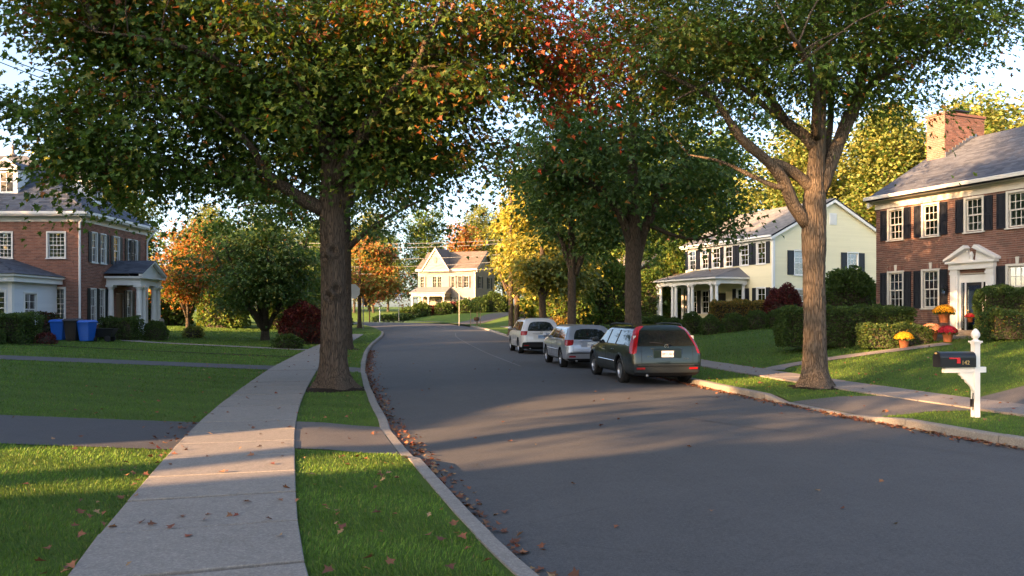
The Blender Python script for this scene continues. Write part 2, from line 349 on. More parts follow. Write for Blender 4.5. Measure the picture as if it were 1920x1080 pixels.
# kerbs, stone by stone; lowered across driveways
def arc(L): return np.concatenate([[0], np.cumsum(np.linalg.norm(np.diff(L, axis=0), axis=1))])
def make_kerb(L, Nn, y0, y1, drops, label):
    s = arc(L); sa = np.interp(y0, L[:, 1], s); sb = np.interp(y1, L[:, 1], s)
    base = MB(); k0 = np.searchsorted(s, sa); k1 = np.searchsorted(s, sb); vv = []
    for k in range(k0, k1):
        z = float(zroad(L[k, 1])); a = L[k] + Nn[k] * .0; b = L[k] + Nn[k] * .16; vv += [(a[0], a[1], z - .02), (b[0], b[1], z + .02)]
    root = struct(link('kerb', grid_mesh('kerb', np.array(vv), k1 - k0, 2, MT['kerb'])))
    p = sa
    while p < sb:
        ln = 1.9 * random.uniform(.85, 1.15); q = np.linspace(p + .006, p + ln - .006, 4); p += ln; mb = MB(); vs = []
        hj = random.uniform(-.008, .008); oj = random.uniform(-.008, .008)
        for t in q:
            c = np.array([np.interp(t, s, L[:, 0]), np.interp(t, s, L[:, 1])]); nn = np.array([np.interp(t, s, Nn[:, 0]), np.interp(t, s, Nn[:, 1])]); z = float(zroad(c[1]))
            h = .135 + hj
            for d0, d1 in drops:
                h = min(h, .035 + .1 * float(smooth01(max(d0 - c[1], c[1] - d1) / .7)))
            for (o, zz_) in ((-.02 + oj, -.06), (-.005 + oj, h - .02), (.015 + oj, h), (.145 + oj, h + .004), (.15 + oj, -.06)):
                vs.append((*(c + nn * o), z + zz_))
        fs = []
        for i in range(3):
            for j in range(4): a = i * 5 + j; fs.append((a, a + 1, a + 6, a + 5) if Nn is NI else (a, a + 5, a + 6, a + 1))
        fs += [(0, 1, 2, 3, 4), (15, 16, 17, 18, 19)]
        mb.add(vs, fs).build('kerb_stone', MT['kerb'], root)
    return root
D1 = (9.85, 12.35); D2 = (24.0, 26.3)
make_kerb(INNER, NI, -3, 62, [(10.0, 12.4), (23.6, 26.4)], '')
make_kerb(OUTER, NO, -3, 75, [(13.7, 16.2)], '')
# pavements, slab by slab
SW_L = (1.42, 2.86); SW_R = (2.15, 3.5)
def make_walk(L, Nn, y0, y1, o0, o1, step, name):
    s = arc(L); sa = np.interp(y0, L[:, 1], s); sb = np.interp(y1, L[:, 1], s)
    def at(t, o):
        c = np.array([np.interp(t, s, L[:, 0]), np.interp(t, s, L[:, 1])]); nn = np.array([np.interp(t, s, Nn[:, 0]), np.interp(t, s, Nn[:, 1])]); q = c + nn * o; return (q[0], q[1], float(zroad(c[1])) + .12)
    bed = MB(); tt = np.arange(sa, sb, .7); vv = []
    for t in tt:
        for o in (o0 + .01, o1 - .01):
            q = at(t, o); vv.append((q[0], q[1], q[2] + .003))
    root = struct(link(name, grid_mesh(name, np.array(vv), len(tt), 2, MT['mulch'])))
    p = sa
    while p < sb:
        ln = step * random.uniform(.96, 1.04); a, b = p + .025, p + ln - .025; p += ln; h = .036 + random.uniform(-.004, .005); tl = random.uniform(-.005, .005)
        c = [at(a, o0), at(a, o1), at(b, o1), at(b, o0)]; hh = [h + tl, h, h - tl, h]; e = .006
        cx = np.mean(np.array(c), 0); vs = [(q[0], q[1], q[2] - .05) for q in c] + [(q[0], q[1], q[2] + k - e) for q, k in zip(c, hh)]
        vs += [(q[0] + (cx[0] - q[0]) * .012, q[1] + (cx[1] - q[1]) * .012, q[2] + k) for q, k in zip(c, hh)]
        fs = [(8, 9, 10, 11)] + [(4 + i, 4 + (i + 1) % 4, 8 + (i + 1) % 4, 8 + i) for i in range(4)] + [(i, (i + 1) % 4, 4 + (i + 1) % 4, 4 + i) for i in range(4)]
        if Nn is NI: fs = [f[::-1] for f in fs]
        MB().add(vs, [f[::-1] for f in fs]).build('slab', MT['conc'] if Nn is NI else MT['walk'], root)
    return root
make_walk(INNER, NI, -5, 58, *SW_L, 1.05, 'sidewalk')
make_walk(OUTER, NO, -2, 72, *SW_R, 1.5, 'sidewalk_across')
# driveways and paths, draped
def drape(name, poly_rows, mat, dz=.012):
    V = np.array([[(q[0], q[1], 0) for q in r] for r in poly_rows], float); nu, nv = V.shape[:2]
    V[..., 2] = H(V[..., 0], V[..., 1]) + dz
    return struct(link(name, grid_mesh(name, V.reshape(-1, 3), nu, nv, mat)))
def yrow(y0, y1, x_hi, x_lo, step=.8, wob=0.):                # strip running left from the pavement
    rows = []
    for t in np.arange(0, 1.0001, step / 26.0):
        rows.append([(x_hi(y) + (x_lo - x_hi(y)) * t, y + wob * math.sin(t * 9)) for y in np.linspace(y0, y1, 4)])
    return rows
def off_in(y, o): i = np.argmin(abs(INNER[:, 1] - y)); return float(xin(y)) - o / abs(NI[i, 0])
def off_out(y, o): i = np.argmin(abs(OUTER[:, 1] - y)); return float(xout(y)) + o / abs(NO[i, 0])
drape('driveway', yrow(9.85, 12.35, lambda y: off_in(y, 2.86), -40), MT['drive'])
drape('driveway_apron', [[(off_in(y, o), y) for o in np.linspace(.15, 1.42, 4)] for y in np.linspace(9.95, 12.45, 6)], MT['drive2'])
drape('narrow_driveway', yrow(24.2, 26.0, lambda y: off_in(y, 2.86), -40), MT['drive'])
drape('driveway_apron', [[(off_in(y, o), y) for o in np.linspace(.15, 1.42, 4)] for y in np.linspace(23.7, 26.3, 6)], MT['drive2'])
ribf = lambda x, y: H(x, y)
def path(name, pts, w, mat=None, dz=.016): return struct(ribbon(name, pts, w, mat or MT['walk'], dz, ribf))
path('front_path', [(off_in(37.8, 2.86), 37.8), (-13, 38.4), (-18, 39.4), (-19.6, 41), (-19.7, 43.5)], 1.0)
path('garden_path', [(off_in(31.6, 2.86), 31.6), (-14, 31.9), (-22, 33.2), (-30, 34)], .45, MT['mulch'])
drape('driveway_apron_across', [[(off_out(y, o), y + .15 * o) for o in np.linspace(.15, 2.15, 5)] for y in np.linspace(13.6, 16.1, 7)], MT['drive2'])
drape('driveway_across', [[(off_out(y, 3.5) + t, y + .42 * t + .45) for t in np.linspace(0, 12, 14)] for y in np.linspace(13.0, 15.4, 5)], MT['drive2'])
path('front_path_across', [(off_out(23.6, 3.5), 23.8), (8.3, 24.5), (10.4, 24.75), (13.4, 24.5)], .75)
drape('far_driveway', [[(-4.6 - 2.6 * t + 8.5 * k - .6 * t * k, 78.5 + 5.0 * t + 24 * k - 1.5 * t * k * 1.2) for t in np.linspace(0, 1, 4)] for k in np.linspace(0, 1, 12)], MT['drive'])
path('far_pavement', [(-7.8, 87.8), (-12, 92.6), (-18.5, 97.5), (-31, 102)], 1.2, MT['conc'])
# ------------------------------------------------------------------ foliage
def tpl(half):                                               # folded leaf from one half outline (x side, y along)
    vs = [(x, y, abs(x) * .35 - .10 * y * y) for x, y in half]; n = len(half)
    mir = [(-x, y, abs(x) * .35 - .10 * y * y) for x, y in half[1:-1]]
    f1 = tuple(range(n)); f2 = (0, n - 1) + tuple(range(2 * n - 3, n - 1, -1)); return np.array(vs + mir), [f1, f2]
T_MAPLE = tpl([(0, 0), (.34, -.06), (.22, .17), (.60, .36), (.26, .48), (0, 1)])
T_OAK = tpl([(0, 0), (.22, .18), (.09, .34), (.33, .56), (.13, .70), (0, 1)])
T_MID = tpl([(0, 0), (.48, .25), (.20, .5), (0, 1)])
T_LOW = tpl([(0, 0), (.36, .45), (0, 1)])
def unit(a): return a / np.maximum(np.linalg.norm(a, axis=-1, keepdims=True), 1e-9)
def leaf_mesh(name, pos, d, nrm, size, col, T, mat):
    tv, tf = T; k = len(tv); N = len(pos); d = unit(d); s = unit(np.cross(d, nrm)); n = np.cross(s, d)
    V = pos[:, None] + size[:, None, None] * (tv[None, :, 0:1] * s[:, None] + tv[None, :, 1:2] * d[:, None] + tv[None, :, 2:3] * n[:, None])
    fl = np.concatenate([np.array(f) for f in tf]); sz = np.array([len(f) for f in tf])
    loops = (fl[None] + (np.arange(N) * k)[:, None]).ravel(); return np_mesh(name, V.reshape(-1, 3), loops, np.tile(sz, N), mat, np.repeat(col, len(tf), 0))
def pal(cols, w):
    cols = np.array(cols, float); w = np.array(w, float); w /= w.sum()
    def f(n, jit=.22, bias=None):
        c = cols[rng.choice(len(cols), n, p=w if bias is None else bias)]
        return np.clip(c * rng.uniform(1 - jit, 1 + jit, (n, 1)) * rng.uniform(.93, 1.07, (n, 3)), 0, 1)
    f.cols = cols; f.w = w; return f
PG = pal([(.080, .140, .024), (.108, .172, .028), (.062, .112, .024), (.17, .185, .032)], [4, 3, 3, 1.2])         # deep green
PGD = pal([(.076, .140, .040), (.102, .168, .044), (.060, .112, .036), (.15, .185, .045)], [4, 3, 3, .8])
PGY = pal([(.16, .185, .045), (.21, .22, .05), (.26, .23, .055), (.11, .14, .04)], [4, 3, 1.5, 2])               # green to yellow
PY = pal([(.37, .32, .05), (.30, .29, .05), (.40, .31, .05), (.20, .22, .045)], [4, 3, 2, 1.5])                 # yellow
PO = pal([(.40, .15, .04), (.34, .11, .035), (.42, .23, .05), (.24, .075, .03), (.13, .13, .035)], [4, 3, 2.5, 2, 2.5])  # orange
PR = pal([(.50, .07, .04), (.55, .14, .045), (.36, .05, .035)], [4, 3, 2])                                      # red
PB = pal([(.10, .018, .022), (.14, .03, .028), (.07, .02, .02), (.16, .06, .03)], [4, 3, 3, 1])                # burgundy
PHEDGE = pal([(.060, .104, .026), (.084, .135, .032), (.050, .085, .024), (.12, .165, .04)], [4, 3, 3, .8])
PGOLD = pal([(.28, .20, .04), (.20, .17, .04), (.30, .16, .04), (.10, .11, .03)], [3, 3, 2, 2])

def branch_tube(mb, a, b, r0, r1, sag=.0, n=5, seg=4, wob=.06):
    a = Vector(a); b = Vector(b); L = (b - a).length; pts = []; rad = []
    for i in range(seg + 1):
        t = i / seg; w = wob * L * math.sin(math.pi * t); p = a.lerp(b, t) + Vector((random.uniform(-w, w), random.uniform(-w, w), random.uniform(-w, w) * .6 + sag * L * math.sin(math.pi * t)))
        pts.append(p); rad.append(r0 + (r1 - r0) * t)
    mb.tube(pts, rad, n, False); return pts
def smooth_limb(pts, step=.35):
    A = catmull([(*p[0], p[1]) for p in pts], step); return [Vector(a[:3]) for a in A], [float(a[3]) for a in A]
def clumps(n, blobs, shell, k=7, sp=(.5, .5, .15)):
    """the same, gathered in flat clumps with gaps between"""
    c = in_blobs(max(3, n // k), blobs, shell); return np.repeat(c, k, 0) + rng.normal(size=(len(c) * k, 3)) * np.array(sp)
def in_blobs(n, blobs, shell=.55):
    """points inside ellipsoids (c, r, weight); denser near the surface"""
    w = np.array([b[2] if len(b) > 2 else b[1][0] * b[1][1] * b[1][2] for b in blobs], float); w /= w.sum(); ix = rng.choice(len(blobs), n, p=w)
    c = np.array([b[0] for b in blobs], float)[ix]; r = np.array([b[1] for b in blobs], float)[ix]
    d = unit(rng.normal(size=(n, 3))); rr = rng.uniform(0, 1, (n, 1)) ** (1 / 3); rr = rr * (1 - shell) + shell * (1 - .35 * rng.uniform(0, 1, (n, 1)) ** 2)
    rr *= 1 + .16 * np.sin(d[:, :1] * 5 + ix[:, None]) * np.cos(d[:, 2:] * 7 + ix[:, None] * 2); return c + d * r * rr
def sprays(cent, tdir, per, spread, size, palf, T, flat=.35, droop=.35, twist=.5, accent=None, acc_p=0., jit=.22, cluster=True):
    n = len(cent); N = n * per; c = np.repeat(cent, per, 0); t = np.repeat(unit(tdir), per, 0)
    off = rng.normal(size=(N, 3)) * spread; off[:, 2] *= flat; al = (off * t).sum(1, keepdims=True); off += t * al * .5; off[:, 2] -= (off[:, :2] ** 2).sum(1) * .22 / max(spread, .1)
    pos = c + off; d = unit(off + t * spread * .7) + rng.normal(size=(N, 3)) * .45; d[:, 2] = d[:, 2] * .5 - droop
    nr = rng.normal(size=(N, 3)) * twist; nr[:, 2] += 1.0; col = palf(N, jit)
    if accent is not None:                                   # whole sprays and single leaves that have turned
        sp = np.repeat(rng.uniform(size=n) < acc_p * .8, per) & (rng.uniform(size=N) < .75); one = rng.uniform(size=N) < acc_p * .35; k = sp | one; col[k] = accent(int(k.sum()))
    return pos, d, nr, size * rng.uniform(.65, 1.25, N), col
def join_leaves(parts): return [np.concatenate([p[i] for p in parts]) for i in range(5)]

def trunk_mesh(pts, rad, flare, n=40, ridge=.035, seed=0, knots=()):
    """trunk skin with furrowed ridges, root flare and healed knots"""
    A = catmull([(*p, r) for p, r in zip(pts, rad)], .05 if n > 60 else .12); V = []; m = len(A); z0 = A[0, 2]
    ph = np.random.default_rng(seed).uniform(0, 6.28, 12); kk = np.array([9, 15, 22, 29, 36, 43]); th = np.linspace(0, 2 * np.pi, n, endpoint=False)
    for a in A:
        h = a[2] - z0; fl = flare * math.exp(-h / .22) ; r = a[3] * np.ones(n)
        w = sum((1.2 - 2.2 * np.abs(np.sin(.5 * k * (th + .10 * math.sin(h * 1.7 + p) + .05 * math.sin(h * 5.3 + 2 * p)) + p + .8 * math.sin(h * (1.9 + .4 * i) + p))) ** .6) / (1 + .12 * i) * (1 + .5 * math.sin(h * (3.1 + i) + p)) for i, (k, p) in enumerate(zip(kk, ph)))
        r = r * (1 + ridge * w * .45) * (1 + .05 * np.sin(2 * th + ph[7] + h * .4)) + fl * (.45 + .55 * np.maximum(0, np.sin(2.5 * th + ph[6])) + .35 * np.maximum(0, np.sin(4 * th + ph[8]))) 
        for (kz, ka, kr, kd) in knots:
            dd = np.sqrt((np.angle(np.exp(1j * (th - ka))) * a[3] / kr) ** 2 + ((h - kz) / kr) ** 2); r += kd * np.exp(-((dd - .75) / .3) ** 2) - kd * .9 * np.exp(-(dd / .5) ** 2)
        V.append(np.stack([a[0] + r * np.cos(th), a[1] + r * np.sin(th), np.full(n, a[2])], 1))
    V = np.concatenate(V); i, j = np.meshgrid(np.arange(m - 1), np.arange(n), indexing='ij'); j2 = (j + 1) % n
    q = np.stack([i * n + j, i * n + j2, (i + 1) * n + j2, (i + 1) * n + j], -1).reshape(-1, 4); return V, q

def make_tree(name, base, trunk, limbs, blobs, n_spray, per, leaf, T, palf, label, mats=('bark', 'leaf'), spread=.34, accent=None, acc_p=.0, colour=None, flare=.22, knots=(), sub=10, seed=1, hero=True, group=None, clear=None, flat=.35, droop=.35, shell=.5, cat='tree', tw=True, clump=(7, (.5, .5, .15))):
    """trunk: [(point, r)], limbs: [[(point, r), ...]], all in world space; crown: leaf sprays hung on branches grown from the limbs"""
    random.seed(seed); base = Vector(base); root = empty(name, base); tag(root, label, cat, group); rel = lambda p: Vector(p) - base
    tp = [rel(p) for p, r in trunk]; tr = [r for p, r in trunk]
    V, q = trunk_mesh([tuple(p) for p in tp], tr, flare, 128 if hero else 20, .05 if hero else .03, seed, knots)
    link('trunk', np_mesh('trunk', V, q.ravel(), np.full(len(q), 4), MT[mats[0]], smooth=True), root)
    nodes = []; 
    for p, r in zip(*smooth_limb([(tuple(rel(p)), r) for p, r in trunk])):
        if p.z > .55 * tp[-1].z: nodes.append((p, r))
    for lb in limbs:
        mb = MB(); pts, rad = smooth_limb([(tuple(rel(p)), r) for p, r in lb], .25)
        jr = [r * random.uniform(.93, 1.07) for r in rad]; mb.tube(pts, jr, 12 if hero else 7, True); mb.build('limb', MT[mats[0]], root, True); nodes += list(zip(pts, rad))[len(pts) // 4:]
    bl = [((Vector(b[0]) - base), b[1], *b[2:]) for b in blobs]; S = clumps(n_spray, [(tuple(b[0]), *b[1:]) for b in bl], shell, clump[0], clump[1])
    if clear is not None: S = S[~clear(S + np.array(base))]
    n = len(S); NP = np.array([tuple(p) for p, r in nodes]); NR = np.array([r for p, r in nodes]); K = max(3, n // sub)
    anch = S[rng.choice(n, K, replace=False)]
    # anchors sit part of the way in from the outside
    dA = np.linalg.norm(anch[:, None] - NP[None], axis=2); sc = dA + 1.2 * np.maximum(0, NP[None, :, 2] - anch[:, None, 2]); ni = sc.argmin(1)
    br = MB(); samples = []; sid = []
    for a, k in zip(anch, ni):
        src = NP[k]; e = src + (a - src) * .9; L = np.linalg.norm(e - src); r0 = min(NR[k] * .55, .012 + .011 * L)
        pts = branch_tube(br, src, e, r0, .008, .07, 5, max(3, int(L / .5)), .05); samples += [tuple(p) for p in pts[1:]]
    SP = np.array(samples); idx = np.empty(n, int)
    for i in range(0, n, 500): idx[i:i + 500] = np.linalg.norm(S[i:i + 500, None] - SP[None], axis=2).argmin(1)
    src = SP[idx]; td = S - src; ln = np.linalg.norm(td, axis=1)
    if tw:
        for a, b, L in zip(src, S, ln):
            if L > .15: br.tube([a, (a + b) / 2 + np.array([0, 0, .06 * L]), b], [.007, .005, .003], 3, False)
    br.build('branches', MT[mats[0]], root, True)['kind'] = 'stuff'
    hor = S - np.array([0, 0, 0]); out = S.copy(); out[:, 2] = 0; td = unit(td) + unit(out) * .6
    pos, d, nr, sz, col = sprays(S, td, per, spread, leaf, palf, T, flat, droop, .5, accent, acc_p)
    if colour is not None: col = colour(pos + np.array(base), col)
    cr = link('crown', leaf_mesh('crown', pos, d, nr, sz, col, T, MT[mats[1]]), root); cr['kind'] = 'stuff'
    return root

# ---- shrubs and hedges: leafy shells round a dark twiggy core
def bush(name, loc, size, palf, label, cat='shrub', group=None, kind='round', leaf=.07, dens=900, rz=0., seed=3, accent=None, acc_p=0., T=None, loose=.12, core=.86):
    root = empty(name, loc, rz); tag(root, label, cat, group); a, b, c = size[0] / 2, size[1] / 2, size[2]
    r2 = np.random.default_rng(seed)
    if kind == 'round': area = 2 * math.pi * ((a * b + a * c + b * c) / 3) * 1.1
    else: area = 4 * a * b + 4 * (a + b) * c
    N = int(area * dens); ph = r2.uniform(0, 6.28, 6)
    if kind == 'round':
        d = unit(r2.normal(size=(N, 3))); d[:, 2] = np.where(d[:, 2] < -.45, -d[:, 2], d[:, 2]); rr = 1 + .09 * np.sin(d[:, 0] * 4 + ph[0]) * np.cos(d[:, 1] * 5 + ph[1]) + .06 * np.sin(d[:, 2] * 9 + d[:, 0] * 7 + ph[2]) - np.abs(r2.normal(size=N)) * loose
        pos = d * rr[:, None] * np.array([a, b, c / 1.5]) + np.array([0, 0, c / 3.0]); nr = d
    else:
        f = r2.choice(5, N, p=np.array([4 * a * b, 2 * b * c, 2 * b * c, 2 * a * c, 2 * a * c]) / (4 * a * b + 4 * (a + b) * c)); u = r2.uniform(-1, 1, (N, 2)); pos = np.zeros((N, 3)); nr = np.zeros((N, 3))
        for k, (sel, P_, nn) in enumerate([(f == 0, lambda u: (u[:, 0] * a, u[:, 1] * b, np.full(len(u), c)), (0, 0, 1)), (f == 1, lambda u: (np.full(len(u), a), u[:, 0] * b, (u[:, 1] + 1) / 2 * c), (1, 0, 0)), (f == 2, lambda u: (np.full(len(u), -a), u[:, 0] * b, (u[:, 1] + 1) / 2 * c), (-1, 0, 0)), (f == 3, lambda u: (u[:, 0] * a, np.full(len(u), b), (u[:, 1] + 1) / 2 * c), (0, 1, 0)), (f == 4, lambda u: (u[:, 0] * a, np.full(len(u), -b), (u[:, 1] + 1) / 2 * c), (0, -1, 0))]):
            pos[sel] = np.stack(P_(u[sel]), 1); nr[sel] = nn
        e = np.abs(pos / np.array([a, b, c])); round_ = np.clip(np.sort(e, 1)[:, 1] - .8, 0, 1)                                # softened edges
        lump = .07 * np.sin(pos[:, 0] * 2.3 + ph[0]) * np.cos(pos[:, 1] * 2.9 + ph[1]) + .05 * np.sin(pos[:, 0] * 5 + pos[:, 2] * 6 + ph[2]) + .03 * np.sin(pos[:, 0] * 11 + ph[3])
        pos = pos * (1 - .22 * round_[:, None] * np.array([1 if a < 1.2 else .6 / a, 1 if b < 1.2 else .6 / b, 1])) + nr * (lump * min(1, c / .8) - np.abs(r2.normal(size=N)) * loose * .8)[:, None]
    pos[:, 2] = np.maximum(pos[:, 2], .03); d = unit(nr + r2.normal(size=(N, 3)) * .7); n2 = nr * .4 + r2.normal(size=(N, 3)) * .7 + np.array([0, 0, .5]); col = palf(N)
    if accent is not None: k = r2.uniform(size=N) < acc_p; col[k] = accent(int(k.sum()))
    fo = link('foliage', leaf_mesh('foliage', pos, d, n2, leaf * r2.uniform(.7, 1.3, N), col, T or T_LOW, MT['leaf']), root); fo['kind'] = 'stuff'
    mb = MB()
    if kind == 'round': mb.lathe([(a * core * .75, 0), (a * core * .95, c * .3), (a * core * .85, c * .55), (a * core * .5, c * .8), (.02, c * core)], 12, M=Matrix.Diagonal((1, b / a, 1, 1)))
    else: mb.box((-a * core * .98, -b * core * .9, 0), (a * core * .98, b * core * .9, c * core))
    mb.build('stems', MT['barkd'], root); return root

# ---- fairly simple far trees, four builds of each kind, copied
def proto_tree(seed, palf, h, w, n, leaf, T=T_LOW, low=.22, accent=None, acc_p=0., trunkr=.28):
    r2 = np.random.default_rng(seed); tp = [(0, 0, 0), (.1, .05, h * .25), (-.1, .1, h * .5), (.1, 0, h * .85)]
    V, q = trunk_mesh(tp, [trunkr, trunkr * .8, trunkr * .5, .04], trunkr * .6, 12, .03, seed); tm = np_mesh('trunk', V, q.ravel(), np.full(len(q), 4), MT['barkd'], smooth=True)
    B = []; k = 15
    for i in range(k):
        z = h * (low + (1 - low) * (i + .5) / k); prof = math.sin(math.pi * min(1, .18 + .82 * (i + .5) / k) ** .9) ** .6; a = i * 2.4 + r2.uniform(-.4, .4); rr = w / 2 * prof * r2.uniform(.35, .75)
        s = w * r2.uniform(.16, .25); B.append(((rr * math.cos(a), rr * math.sin(a), z), (s, s, s * .72)))
    B.append(((0, 0, h * .6), (w * .3, w * .3, h * .3)))
    mb = MB()
    for (c, s) in B[:-1]: mb.tube([(0, 0, c[2] * .72), (c[0] * .5, c[1] * .5, c[2] * .9), c], [trunkr * .28, trunkr * .18, .02], 5, False)
    bm_ = mb.mesh('branches', MT['barkd'], True)
    ns = n // 14; S = in_blobs(ns, B, .65); o = S - np.array([0, 0, h * .45]); pos, d, nr, sz, col = sprays(S, o, 14, .30 * w / 8, leaf, palf, T, .55, .2, .8, accent, acc_p, .3)
    return tm, bm_, leaf_mesh('crown', pos, d, nr, sz, col, T, MT['leaf'])
def far_tree(name, pr, x, y, sc, label, group=None, rz=0., cat='tree', dz=-.1, sz=1.):
    root = empty(name, HV(x, y, dz), rz); root.scale = (sc, sc, sc * sz); tag(root, label, cat, group)
    link('trunk', pr[0], root); link('branches', pr[1], root)['kind'] = 'stuff'; c = link('crown', pr[2], root); c['kind'] = 'stuff'; return root
# ------------------------------------------------------------------ street trees
d0 = 18.0
def L_(pts, d=d0): return [(P(x, y, d + dd), r) for x, y, dd, r in pts]
bm_x, bm_y = P(625, 735, d0).x, d0
zb = H(bm_x, bm_y)
def maple_col(p, c):
    x = p[:, 0]; z = p[:, 2]; k = rng.uniform(size=len(p))
    red = (x > .1) & (k < np.clip((x - .1) * .5, 0, .45)); c[red] = PR(int(red.sum()))
    o = (~red) & (x > -1.5) & (k > .84); c[o] = PO(int(o.sum()))
    top = (z > 7.2) & (k > .88) & (x < -1); c[top] = PO(int(top.sum())) * .8; return c
def maple_clear(S):                                        # room round the lower stem and the view down the street
    px = 960 + S[:, 0] / S[:, 1] * F; py = HZ - (S[:, 2] - CH) / S[:, 1] * F
    low = np.interp(px, [-400, 0, 90, 240, 330, 560, 600, 660, 760, 860, 950, 1100, 1300], [225, 250, 385, 400, 352, 352, 318, 315, 350, 330, 262, 215, 110])
    gap = (S[:, 1] < 15.4) | ((px < 150) & (py > 40) & (py < 165) & (px < 150 - np.abs(py - 100) * 1.2)) | ((px < 70) & (py > 205)) | ((S[:, 1] < 16.6) & (py > 250) & (px > 300)) | ((np.abs(px - 625) < 60) & (S[:, 1] < 17.6) & (py > 130))
    return (py > low + rng.uniform(-25, 12, len(S))) | gap
make_tree('maple_tree', (bm_x, bm_y, zb - .03),
    [((bm_x, bm_y, zb - .05), 0.332), ((bm_x, bm_y, zb + .5), 0.295), (P(626, 600, d0), 0.278), (P(624, 480, d0), 0.266), (P(622, 395, d0), 0.266), (P(622, 330, d0), 0.241), (P(618, 250, d0), 0.199), (P(612, 160, d0 + .2), 0.158), (P(596, 60, d0 + .3), 0.124), (P(590, -60, d0 + .4), 0.083), (P(596, -190, d0 + .4), 0.042)],
    [L_([(612, 395, 0, .17), (575, 378, -.1, .15), (535, 352, -.3, .125), (498, 325, -.5, .105), (478, 285, -.8, .08), (440, 240, -1.2, .05), (400, 205, -1.6, .025)]),
     L_([(540, 355, -.3, .09), (490, 345, -.2, .075), (440, 330, .1, .06), (380, 338, .4, .045), (300, 330, .8, .03), (200, 345, 1.0, .018)]),
     L_([(632, 385, 0, .19), (655, 345, .2, .17), (690, 295, .5, .14), (745, 258, .9, .11), (800, 232, 1.3, .075), (870, 205, 1.7, .05), (960, 170, 2.0, .03), (1060, 130, 2.2, .015)]),
     L_([(628, 345, -.1, .15), (668, 270, -.5, .13), (720, 190, -1.0, .10), (775, 130, -1.3, .085), (800, 75, -1.5, .07), (840, 0, -1.7, .05), (880, -80, -1.8, .025)]),
     L_([(616, 230, 0, .13), (655, 120, .3, .11), (672, 40, .5, .09), (690, -80, .7, .05)]),
     L_([(614, 260, 0, .12), (560, 205, -.6, .10), (490, 150, -1.2, .08), (400, 110, -1.8, .06), (300, 75, -2.2, .04), (180, 60, -2.4, .02)]),
     L_([(612, 300, 0, .10), (592, 230, -.9, .07), (570, 180, -1.6, .045), (545, 130, -2.2, .015)]),
     L_([(630, 300, .1, .12), (640, 240, 1.6, .09), (660, 200, 3.0, .06), (700, 170, 4.2, .03)]),
     L_([(610, 180, .2, .10), (520, 90, .8, .08), (420, 20, 1.4, .06), (300, -30, 1.8, .03)])],
    [(P(250, 190, d0), (2.9, 3.2, 1.8)), (P(120, 120, d0 - .5), (2.0, 2.2, 1.5)), (P(170, 330, d0 - .2), (1.5, 1.6, .7)), (P(60, 200, d0 - .6), (1.3, 1.6, .8)), (P(450, 230, d0 - 1.2), (2.6, 3.0, 1.9)), (P(430, 80, d0), (3.0, 3.4, 2.0)), (P(620, 110, d0), (2.8, 3.4, 2.2)), (P(800, 200, d0 + .8), (2.2, 2.8, 1.6)), (P(900, 120, d0 + 1), (2.0, 2.4, 1.6)), (P(1060, 95, d0 + 1.2), (1.4, 1.6, 1.0), 4), (P(600, -100, d0), (4.4, 4.4, 3.0), 14), (P(330, 320, d0), (1.8, 2.0, .8)), (P(740, 290, d0 + .8), (1.6, 2.0, 1.0)), (P(200, 20, d0), (2.6, 2.6, 1.6)), (P(850, 0, d0), (2.6, 2.8, 1.8))],
    2250, 44, .126, T_MAPLE, PG, 'tall maple with furrowed dark trunk on the verge, crown turning orange and red', spread=.36, accent=PO, acc_p=.05, colour=maple_col, flare=.34,
    knots=[(3.15, -1.35, .16, .09), (2.15, -1.75, .14, .08), (2.3, -1.2, .16, .09), (3.0, -2.0, .12, .07)], seed=11, clear=maple_clear)
